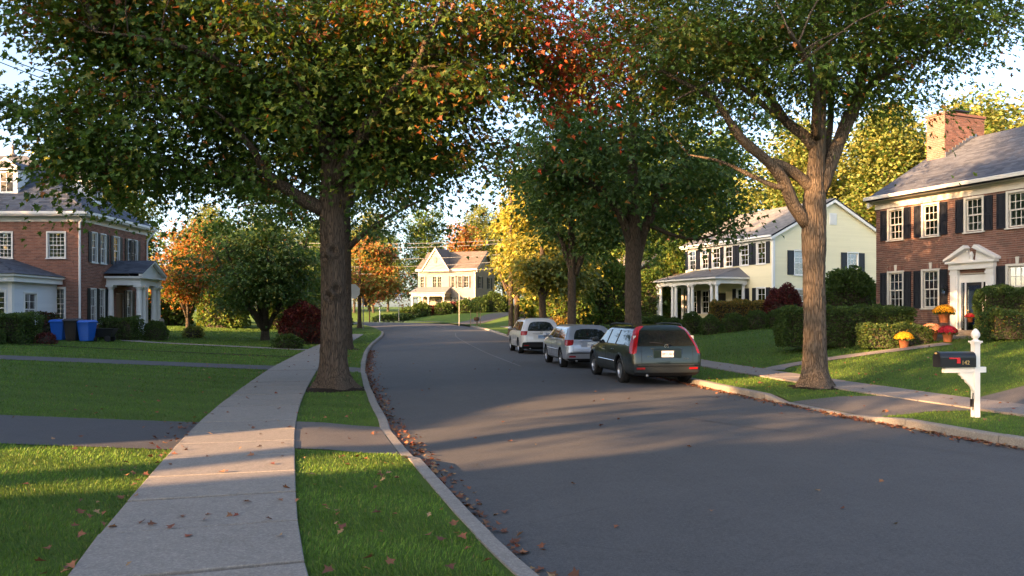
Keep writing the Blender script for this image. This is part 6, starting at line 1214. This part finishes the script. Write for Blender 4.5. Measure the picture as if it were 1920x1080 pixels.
grass('lawn_grass_beyond', 330000, 11.0, 62.0, 1, 'mown green grass of the farther lawns and verges')
LP_ = pal([(.21, .085, .045), (.16, .065, .035), (.26, .12, .055), (.12, .05, .03), (.30, .18, .09), (.24, .06, .035)], [3, 3, 2, 3, 1, 1])
def litter_pts(N, near):
    out = []
    s = arc(INNER); sO = arc(OUTER)
    def along(L, Nn, y0, y1, n, o_f):
        y = y0 + (y1 - y0) * rng.uniform(size=n); i = np.clip(np.searchsorted(L[:, 1], y), 0, len(L) - 1); o = o_f(n); return np.stack([np.interp(y, L[:, 1], L[:, 0]) + Nn[i, 0] * o, y + Nn[i, 1] * o], 1)
    cl = lambda n: -.03 - np.abs(rng.normal(0, .14, n)) * (rng.uniform(size=n) < .9)
    if near:
        bunch = lambda n, y0, y1: y0
        out += [along(INNER, NI, 5.0, 11, int(N * .26), cl), along(INNER, NI, 11, 30, int(N * .18), cl), along(OUTER, NO, 8.5, 14, int(N * .26), cl)]
        out += [along(INNER, NI, 4.8, 9.8, int(N * .14), lambda n: rng.uniform(.2, 1.4, n)), np.stack([rng.uniform(-7.5, -2.0, int(N * .10)), rng.uniform(4.6, 13.5, int(N * .10))], 1), np.stack([rng.uniform(-2.0, 3.0, int(N * .025)), rng.uniform(6.0, 15, int(N * .025))], 1)]
    else:
        out += [along(INNER, NI, 4.2, 40, int(N * .30), cl), along(OUTER, NO, 7, 34, int(N * .40), cl), along(INNER, NI, 4, 40, int(N * .08), lambda n: rng.uniform(.2, 6, n)), along(OUTER, NO, 8, 30, int(N * .1), lambda n: rng.uniform(.2, 9, n)), along(INNER, NI, 5, 30, int(N * .012), lambda n: -rng.uniform(0, 8, n))]
        out += [along(INNER, NI, 4.6, 14, int(N * .018), lambda n: SW_L[1] + np.abs(rng.normal(0, .25, n)))]
    return np.concatenate(out)
def litter_z(x, y): s = side(x, y); di = pdist(x, y, INNER); z = np.where(s == 0, road_z(x, y), H(x, y)); pv = on_paving(x, y); return z + np.where(s == 0, .008, np.where(pv, .04, .05))
lm = []
for i in range(8):
    c = LP_(1, .1); lm.append(leaf_mesh('fallen_leaf', np.zeros((1, 3)), np.array([[0, 1., .12]]), np.array([[.15 * math.sin(i), -.1, 1.0]]), np.array([1.0]), c, T_MAPLE if i % 3 else T_OAK, MT['litter']))
q = litter_pts(290, True); zq = litter_z(q[:, 0], q[:, 1])
for i, (p, z) in enumerate(zip(q, zq)):
    o = link('fallen_leaf', lm[i % 8]); k = random.uniform(.05, .088); o.location = (p[0], p[1], z + .008); o.rotation_euler = (random.uniform(-.45, .45), random.uniform(-.45, .45), random.uniform(0, 6.28)); o.scale = (k, k, k); tag(o, 'dry fallen leaf lying on the near ground', 'leaf', 'fallen leaves on the near ground')
q = litter_pts(3600, False); zq = litter_z(q[:, 0], q[:, 1]); n = len(q); a = rng.uniform(0, 6.28, n)
o = link('leaf_litter', leaf_mesh('leaf_litter', np.concatenate([q, zq[:, None] + .004], 1), np.stack([np.cos(a), np.sin(a), rng.normal(0, .25, n)], 1), np.stack([rng.normal(0, .35, n), rng.normal(0, .35, n), np.ones(n)], 1), rng.uniform(.045, .085, n), LP_(n), T_MAPLE, MT['litter'])); tag(o, 'dry brown leaves drifted along both kerbs', 'leaves', None, 'stuff')
# bare earth round the street trees
for (tx, ty, r) in ((bm_x, bm_y, .88), (ox, oy, .68), (xB, dB, .78)):
    e = MB(); n = 26; rr = [r * random.uniform(.78, 1.12) for _ in range(n)]; ring = [(tx + rr[k] * math.cos(2 * math.pi * k / n), ty + rr[k] * math.sin(2 * math.pi * k / n)) for k in range(n)]
    e.add([(tx, ty, H(tx, ty) + .09)] + [(x, y, H(x, y) + .004) for x, y in ring], [(0, k + 1, (k + 1) % n + 1) for k in range(n)]); struct(e.build('bare_earth', MT['mulch'], None, True))
# ------------------------------------------------------------------ letter box
mx_, my_ = P(1829, 783, 13.05).x, 13.05; mz = H(mx_, my_); mbx = empty('mailbox', (mx_, my_, mz), R(6)); tag(mbx, 'black mailbox numbered 142 with red flag on a white wooden post', 'mailbox')
po = MB(); po.box((-.048, -.048, -.1), (.048, .048, 1.20)); po.box((-.056, -.056, 1.20), (.056, .056, 1.225)); po.box((-.075, -.075, 1.225), (.075, .075, 1.25)); po.lathe([(.072, 0), (.04, .02), (.032, .035), (.05, .05), (.068, .085), (.066, .12), (.045, .165), (.02, .195), (.0, .205)], 20, (0, 0, 1.25)); po.build('post', MT['white'], mbx)
MB().box((-.56, -.04, .735), (-.0485, .04, .825)).box((.0485, -.04, .735), (.16, .04, .825)).build('arm', MT['white'], mbx)
br = [(-.30, .734), (-.049, .734), (-.049, .42), (-.07, .45), (-.09, .50), (-.13, .54), (-.17, .57), (-.19, .62), (-.23, .63), (-.25, .67), (-.29, .69)]
MB().prism(br, -.022, .022, Matrix(((1, 0, 0, 0), (0, 0, -1, 0), (0, 1, 0, 0), (0, 0, 0, 1)))).build('bracket', MT['white'], mbx)
bl_, bw_, b0 = .60, .19, .826; n = 14; prof = [(-bw_ / 2, 0), (bw_ / 2, 0)] + [(bw_ / 2 * math.cos(math.pi * k / n), .155 + bw_ / 2 * math.sin(math.pi * k / n)) for k in range(n + 1)]
X0 = -.655; Mb = Matrix(((0, 0, 1, X0), (1, 0, 0, 0), (0, 1, 0, b0), (0, 0, 0, 1))); MB().prism(prof, 0, bl_, Mb).build('box', MT['blacke'], mbx)
dr = MB(); dr.prism([(p[0] * 1.06, p[1] * 1.03) for p in prof], -.022, -.001, Mb); door_ = dr.build('door', MT['blacke'], mbx); MB().lathe([(.012, 0), (.02, .01), (.012, .03)], 10, M=Matrix.Translation((X0 - .022, 0, b0 + .225)) @ Matrix.Rotation(R(-90), 4, 'Y')).build('latch', MT['gold'], door_)
MB().box((X0 + .13, -.108, b0 + .135), (X0 + .315, -.0961, b0 + .158)).box((X0 + .262, -.1085, b0 + .065), (X0 + .316, -.0962, b0 + .1349)).build('flag', MT['red'], mbx)
link('house_number', text_mesh('142', .095, MT['gold'], .002), mbx, Matrix.Translation((X0 + .415, -.0965, b0 + .072)) @ Matrix.Rotation(R(90), 4, 'X'))
hw = MB(); hw.tube([(-.065, -.03, .40), (-.075, -.035, .33), (-.062, -.03, .22), (-.07, -.03, .12)], .008, 5); hw.box((-.075, -.03, .17), (-.0485, .03, .30)); hw.build('clasp', MT['metal'], mbx)
# ------------------------------------------------------------------ potted chrysanthemums
def mum(x, y, dz, pr, ph, fr, pl, label, seed):
    pr, ph, fr = pr * .86, ph * .9, fr * .84
    root = empty('flower_pot', HV(x, y, dz)); tag(root, label, 'flower pot', 'potted chrysanthemums by the steps'); r2 = np.random.default_rng(seed)
    pt = MB(); pt.lathe([(pr * .68, 0), (pr * .92, ph * .78), (pr * 1.04, ph * .79), (pr * 1.06, ph), (pr * .92, ph), (pr * .88, ph * .9)], 20, cap=False); pt.lathe([(0, ph * .88), (pr * .9, ph * .9)], 20, cap=False); pt.build('pot', MT['terra'], root, True)
    N = 420; d = unit(r2.normal(size=(N, 3))); d[:, 2] = np.abs(d[:, 2]); pos = d * np.array([fr * .92, fr * .92, fr * .8]) * r2.uniform(.55, 1, (N, 1)) + np.array([0, 0, ph * .9]); o = link('foliage', leaf_mesh('foliage', pos, d + r2.normal(size=(N, 3)) * .5, d + r2.normal(size=(N, 3)) * .5, r2.uniform(.05, .09, N), PHEDGE(N), T_MID, MT['leaf']), root); o['kind'] = 'stuff'
    n = 170; k = np.arange(n); z = 1 - k / n * .85; a = k * 2.39996; rr = np.sqrt(1 - z * z); dd = np.stack([rr * np.cos(a), rr * np.sin(a), z], 1); c = dd * np.array([fr, fr, fr * .82]) * r2.uniform(.93, 1.05, (n, 1)) + np.array([0, 0, ph * .95]); P2 = []; Dd = []; Nn = []; Sz = []; Cl = []
    for ci, di in zip(c, dd):                                  # a flower head: two whorls of petals
        u = unit(np.cross(di, [.3, .5, .8])); v = np.cross(di, u); base = pl(1, .15)[0]
        for w_, m_ in ((.25, 8), (.8, 6)):
            for q_ in range(m_): an = 6.283 * q_ / m_ + w_; t = u * math.cos(an) + v * math.sin(an); P2.append(ci); Dd.append(t + di * w_); Nn.append(di); Sz.append(.035); Cl.append(base * r2.uniform(.85, 1.15))
    o = link('flower_heads', leaf_mesh('flower_heads', np.array(P2), np.array(Dd), np.array(Nn), np.array(Sz), np.clip(np.array(Cl), 0, 1), T_LOW, MT['litter']), root); o['kind'] = 'stuff'
PYF = pal([(.68, .36, .015), (.62, .30, .012)], [1, 1]); PRF = pal([(.38, .012, .04), (.30, .01, .03)], [1, 1]); PPF = pal([(.62, .26, .13), (.60, .33, .2)], [1, 1])
def PX(px, d): return P(px, 600, d).x
mum(PX(1695, 25.0), 25.0, .0, .19, .30, .33, PYF, 'yellow chrysanthemum in clay pot standing on the lawn edge', 1)
mum(PX(1746, 25.4), 25.4, .06, .24, .34, .36, PPF, 'peach pink chrysanthemum in wide clay pot beside the step', 2)
mum(PX(1777, 24.9), 24.9, .0, .19, .32, .33, PRF, 'dark red chrysanthemum in clay pot right of the peach one', 3)
mum(PX(1770, 27.2), 27.2, .42, .22, .36, .42, PYF, 'big golden chrysanthemum in clay pot up on the entrance steps', 4)
mum(PX(1819, 27.2), 27.2, .42, .12, .2, .17, PRF, 'small red flowering pot close to the white door frame', 5)
for i, (px, d, h, w) in enumerate([(1728, 25.75, .16, 2.3), (1735, 26.15, .3, 2.1)]): 
    x = PX(px, d); o = MB().cbox((0, 0, h / 2), (w, .4, h)).build('garden_step', MT['stone']); o.location = HV(x + .4, d, -.02); o.rotation_euler = (0, 0, R(-14)); tag(o, ['lower stone step behind the flower pots', 'upper stone step behind the flower pots'][i], 'step', 'stone steps by the flower pots')
# ------------------------------------------------------------------ bins and cart before the left house
def wheelie(x, y, mat, label, rz_, h=1.02):
    root = empty('wheelie_bin', HV(x, y), rz_); tag(root, label, 'bin', 'wheeled bins before the brick house'); b = MB(); lv = [(.0, .20, .22), (.08, .22, .24), (h * .86, .29, .33), (h * .90, .31, .35), (h * .92, .31, .35)]; vs = []
    for z, a, c in lv: vs += [(-a, -c, z + .04), (a, -c, z + .04), (a, c, z + .04), (-a, c, z + .04)]
    b.add(vs, [(3, 2, 1, 0), (16, 17, 18, 19)] + [(4 * i + k, 4 * i + (k + 1) % 4, 4 * i + 4 + (k + 1) % 4, 4 * i + 4 + k) for i in range(4) for k in range(4)]); b.build('body', MT[mat], root)
    l = MB(); l.add([(-.33, -.38, h * .96), (.33, -.38, h * .96), (.33, .36, h * .97), (-.33, .36, h * .97), (-.26, -.28, h + .04), (.26, -.28, h + .04), (.26, .26, h + .06), (-.26, .26, h + .06), (-.33, -.38, h * .965 - .05), (.33, -.38, h * .965 - .05)], [(4, 5, 6, 7), (0, 1, 5, 4), (1, 2, 6, 5), (2, 3, 7, 6), (3, 0, 4, 7), (8, 9, 1, 0)]); l.build('lid', MT[mat], root)
    MB().tube([(-.27, .38, h * .93), (-.27, .44, h * .93), (.27, .44, h * .93), (.27, .38, h * .93)], .018, 6).build('handle', MT[mat], root)
    for g in (-1, 1): MB().lathe([(.02, -.03), (.10, -.03), (.11, 0), (.10, .03), (.02, .03)], 16, M=Matrix.Translation((g * .26, .27, .11)) @ Matrix.Rotation(R(90), 4, 'Y')).build('wheel', MT['binb'], root)
wheelie(PX(111, 37.6), 37.6, 'bin', 'blue wheeled bin nearest the dark hedge, left of the black bin', .15, .95); wheelie(PX(137, 37.4), 37.4, 'binb', 'black wheeled bin between the two blue bins', .05, 1.02); wheelie(PX(163, 37.5), 37.5, 'bin', 'blue wheeled bin right of the black bin', -.08, .97)
ct = empty('garden_cart', HV(PX(196, 38.2), 38.2), .1); tag(ct, 'low black garden cart beside the right blue bin', 'cart'); b = MB(); vs = []
for z, a, c in ((.22, .30, .22), (.60, .46, .33), (.64, .50, .36)): vs += [(-a, -c, z), (a + .1 * z, -c, z), (a + .1 * z, c, z), (-a, c, z)]
b.add(vs, [(3, 2, 1, 0)] + [(4 * i + k, 4 * i + (k + 1) % 4, 4 * i + 4 + (k + 1) % 4, 4 * i + 4 + k) for i in range(2) for k in range(4)]); b.build('tub', MT['binb'], ct); MB().box((-.40, -.28, .46), (.42, .28, .56)).build('soil', MT['mulch'], ct)
for g in (-1, 1): MB().lathe([(.03, -.03), (.14, -.03), (.15, 0), (.14, .03), (.03, .03)], 16, M=Matrix.Translation((.25, g * .3, .15)) @ Matrix.Rotation(R(90), 4, 'X')).build('wheel', MT['binb'], ct)
MB().tube([(-.3, -.2, .3), (-.3, -.2, 0)], .02, 6).build('leg', MT['metal'], ct); MB().tube([(-.3, .2, .3), (-.3, .2, 0)], .02, 6).build('leg', MT['metal'], ct)
sp = empty('stone_pier', HV(PX(303, 43.5), 43.5)); tag(sp, 'pale stone pier with ball finial beside the portico steps', 'pier'); MB().box((-.26, -.26, -.1), (.26, .26, .45)).build('plinth', MT['rock'], sp); MB().box((-.19, -.19, .45), (.19, .19, .70)).build('block', MT['stone'], sp); MB().lathe([(.17, 0), (.19, .04), (.1, .08), (.07, .13), (.14, .22), (.15, .30), (.1, .40), (.0, .44)], 16, (0, 0, .70)).build('ball_finial', MT['stone'], sp)
bi = empty('bicycle', (lx0 + .55, ly0 + 2.2, lb + .0), R(75)); tag(bi, 'dark bicycle leaning by the portico column', 'bicycle')
for x in (-.5, .5): MB().tube([(x + .33 * math.cos(a), 0, .34 + .33 * math.sin(a)) for a in np.linspace(0, 6.283, 25)], .018, 5, False).build('wheel', MT['binb'], bi)
f = MB()
for a, b in (((-.5, .34), (-.15, .8)), ((-.5, .34), (-.05, .3)), ((-.05, .3), (-.18, .85)), ((-.16, .75), (.36, .82)), ((-.05, .3), (.38, .74)), ((.5, .34), (.34, .98))): f.tube([(a[0], 0, a[1]), (b[0], 0, b[1])], .018, 6)
f.build('frame', MT['metal'], bi); MB().cbox((-.2, 0, .88), (.24, .12, .05)).build('saddle', MT['binb'], bi); MB().tube([(.3, -.28, 1.02), (.34, 0, 1.0), (.3, .28, 1.02)], .014, 6).build('handlebar', MT['metal'], bi)
# ------------------------------------------------------------------ signs, poles, wires
def post(root, h, r=.028, mat='steel'): return MB().tube([(0, 0, -.2), (0, 0, h)], r, 8).build('post', MT[mat], root)
sx_, sy_ = P(657.5, 560, 42.5).x, 42.5; ss = empty('stop_sign', HV(sx_, sy_), R(8)); tag(ss, 'octagonal stop sign seen from its pale back behind the second trunk', 'sign'); post(ss, 3.35)
oc = [(.41 * math.cos(R(22.5 + 45 * k)), .41 * math.sin(R(22.5 + 45 * k))) for k in range(8)]; Ms = Matrix.Translation((.10, 0, 2.92)) @ Matrix.Rotation(R(90), 4, 'X'); pb_ = MB().prism(oc, .03, .034, Ms).build('plate', MT['alu'], ss); MB().prism([(x * .97, y * .97) for x, y in oc], .024, .0299, Ms).build('face', MT['red'], pb_); link('lettering', text_mesh('STOP', .27, MT['white'], .001), pb_, Matrix.Translation((.10, -.0235, 2.92)) @ Matrix.Rotation(R(180), 4, 'Z') @ Matrix.Rotation(R(90), 4, 'X'))
MT['signblue'] = plain('sign_blue', (.05, .16, .42), .4, .4)
s1 = empty('street_sign', HV(P(748, 600, 93).x, 93)); tag(s1, 'blue street name sign above a white square sign at the far corner', 'sign'); post(s1, 3.2, .04); MB().cbox((0, 0, 3.18), (.95, .03, .22)).build('name_blade', MT['signblue'], s1); link('lettering', text_mesh('ELM ST', .0, MT['white']) if False else MB().cbox((0, -.017, 3.18), (.7, .002, .07)).mesh('lettering', MT['white']), s1); MB().cbox((0, -.045, 2.62), (.55, .02, .6)).build('plate', MT['alu'], s1)
s2 = empty('sign_post', HV(P(861, 600, 80.5).x, 80.5), R(86)); tag(s2, 'slim steel sign post with small plate seen edge on by the driveway', 'sign'); post(s2, 3.25, .03); MB().cbox((0, -.045, 2.75), (.46, .02, .62)).build('plate', MT['alu'], s2); MB().cbox((0, -.045, 3.2), (.6, .02, .16)).build('name_blade', MT['alu'], s2)
for i, (px, d, h, r) in enumerate([(681, 68, 2.6, .05), (712, 93, 2.2, .06), (693, 90, 2.4, .07)]):
    s3 = empty('marker_post', HV(P(px, 600, d).x, d)); tag(s3, ['grey steel post left of the orange tree trunk', 'pale post on the far corner lawn right of the orange tree', 'dark post standing behind the orange tree trunk'][i], 'post'); post(s3, h, r, ['steel', 'alu', 'pole'][i]); MB().lathe([(r * 1.2, 0), (r * 1.2, .05), (0, .09)], 8, (0, 0, h)).build('cap', MT['steel'], s3)
sa = empty('staked_sapling', HV(-3.35, 75.2)); tag(sa, 'young staked sapling on the verge before the far driveway', 'tree')
MB().tube([(0, 0, 0), (.03, 0, 1.0), (0, .02, 2.2)], [.04, .03, .015], 6).build('trunk', MT['wood'], sa)
for x in (-.55, .35, .1): MB().tube([(x, .1 * x, -.1), (x, .1 * x, 1.45)], .03, 6).build('stake', MT['wood'], sa)
S = in_blobs(26, [((0, 0, 2.1), (.55, .5, .6))]); pos, d, nr, sz, col = sprays(S, S, 16, .2, .16, PG, T_MID); o = link('crown', leaf_mesh('crown', pos, d, nr, sz, col, T_MID, MT['leaf']), sa); o['kind'] = 'stuff'
hb_ = MB().lathe([(.0, 0), (.22, .03), (.26, .2), (.2, .36), (0, .38)], 12, (.0, -.1, .45)).build('watering_bag', MT['pole'], sa)
def upole(x, y, h, label):
    root = empty('utility_pole', HV(x, y)); tag(root, label, 'pole'); MB().tube([(0, 0, -.3), (0, 0, h)], [.15, .11], 10).build('pole', MT['pole'], root); MB().cbox((0, -.14, h - .5), (2.0, .1, .12)).build('crossarm', MT['pole'], root)
    for g in (-.9, -.4, .4, .9): MB().lathe([(.03, 0), (.05, .06), (.02, .14)], 8, (g, -.14, h - .44)).build('insulator', MT['alu'], root)
    return Vector((x, y, H(x, y) + h))
ua = upole(-6.85, 31.0, 8.6, 'utility pole hidden behind the big maple trunk'); ub = upole(-27.5, 96.5 + 1, 9.6, 'utility pole among the trees at the far street corner'); uc = upole(2.2, 105.5, 9.6, 'utility pole hidden by the yellow trees at the right')
def wire(a, b, sag, r, mat, label, grp):
    a = Vector(a); b = Vector(b); o = MB().tube([a.lerp(b, t) + Vector((0, 0, -4 * sag * t * (1 - t))) for t in np.linspace(0, 1, 25)], r, 5).build('overhead_wire', MT[mat]); tag(o, label, 'wire', grp)
wire(P(-420, -60, 17.5), ua + Vector((-.4, 0, -.3)), .55, .014, 'wire', 'upper thin dark wire crossing the sky at top left', 'wires at top left'); wire(P(-420, -70, 15.5), ua + Vector((-.9, 0, -.3)), .75, .012, 'wire', 'lower thin dark wire crossing the sky at top left', 'wires at top left')
for i, (z, sg) in enumerate([(-.3, .5), (-1.7, .55), (-2.6, .6), (-3.4, .7), (.1, .4)]): wire(ub + Vector((0, -.2, z)), uc + Vector((0, -.2, z)), sg, .03, 'wirel', ['pale wire across the beige house gable top', 'pale wire at the beige house eaves', 'pale wire below the beige house eaves', 'lowest pale wire left of the beige house', 'topmost pale wire above the beige house roof'][i], 'wires before the beige house')
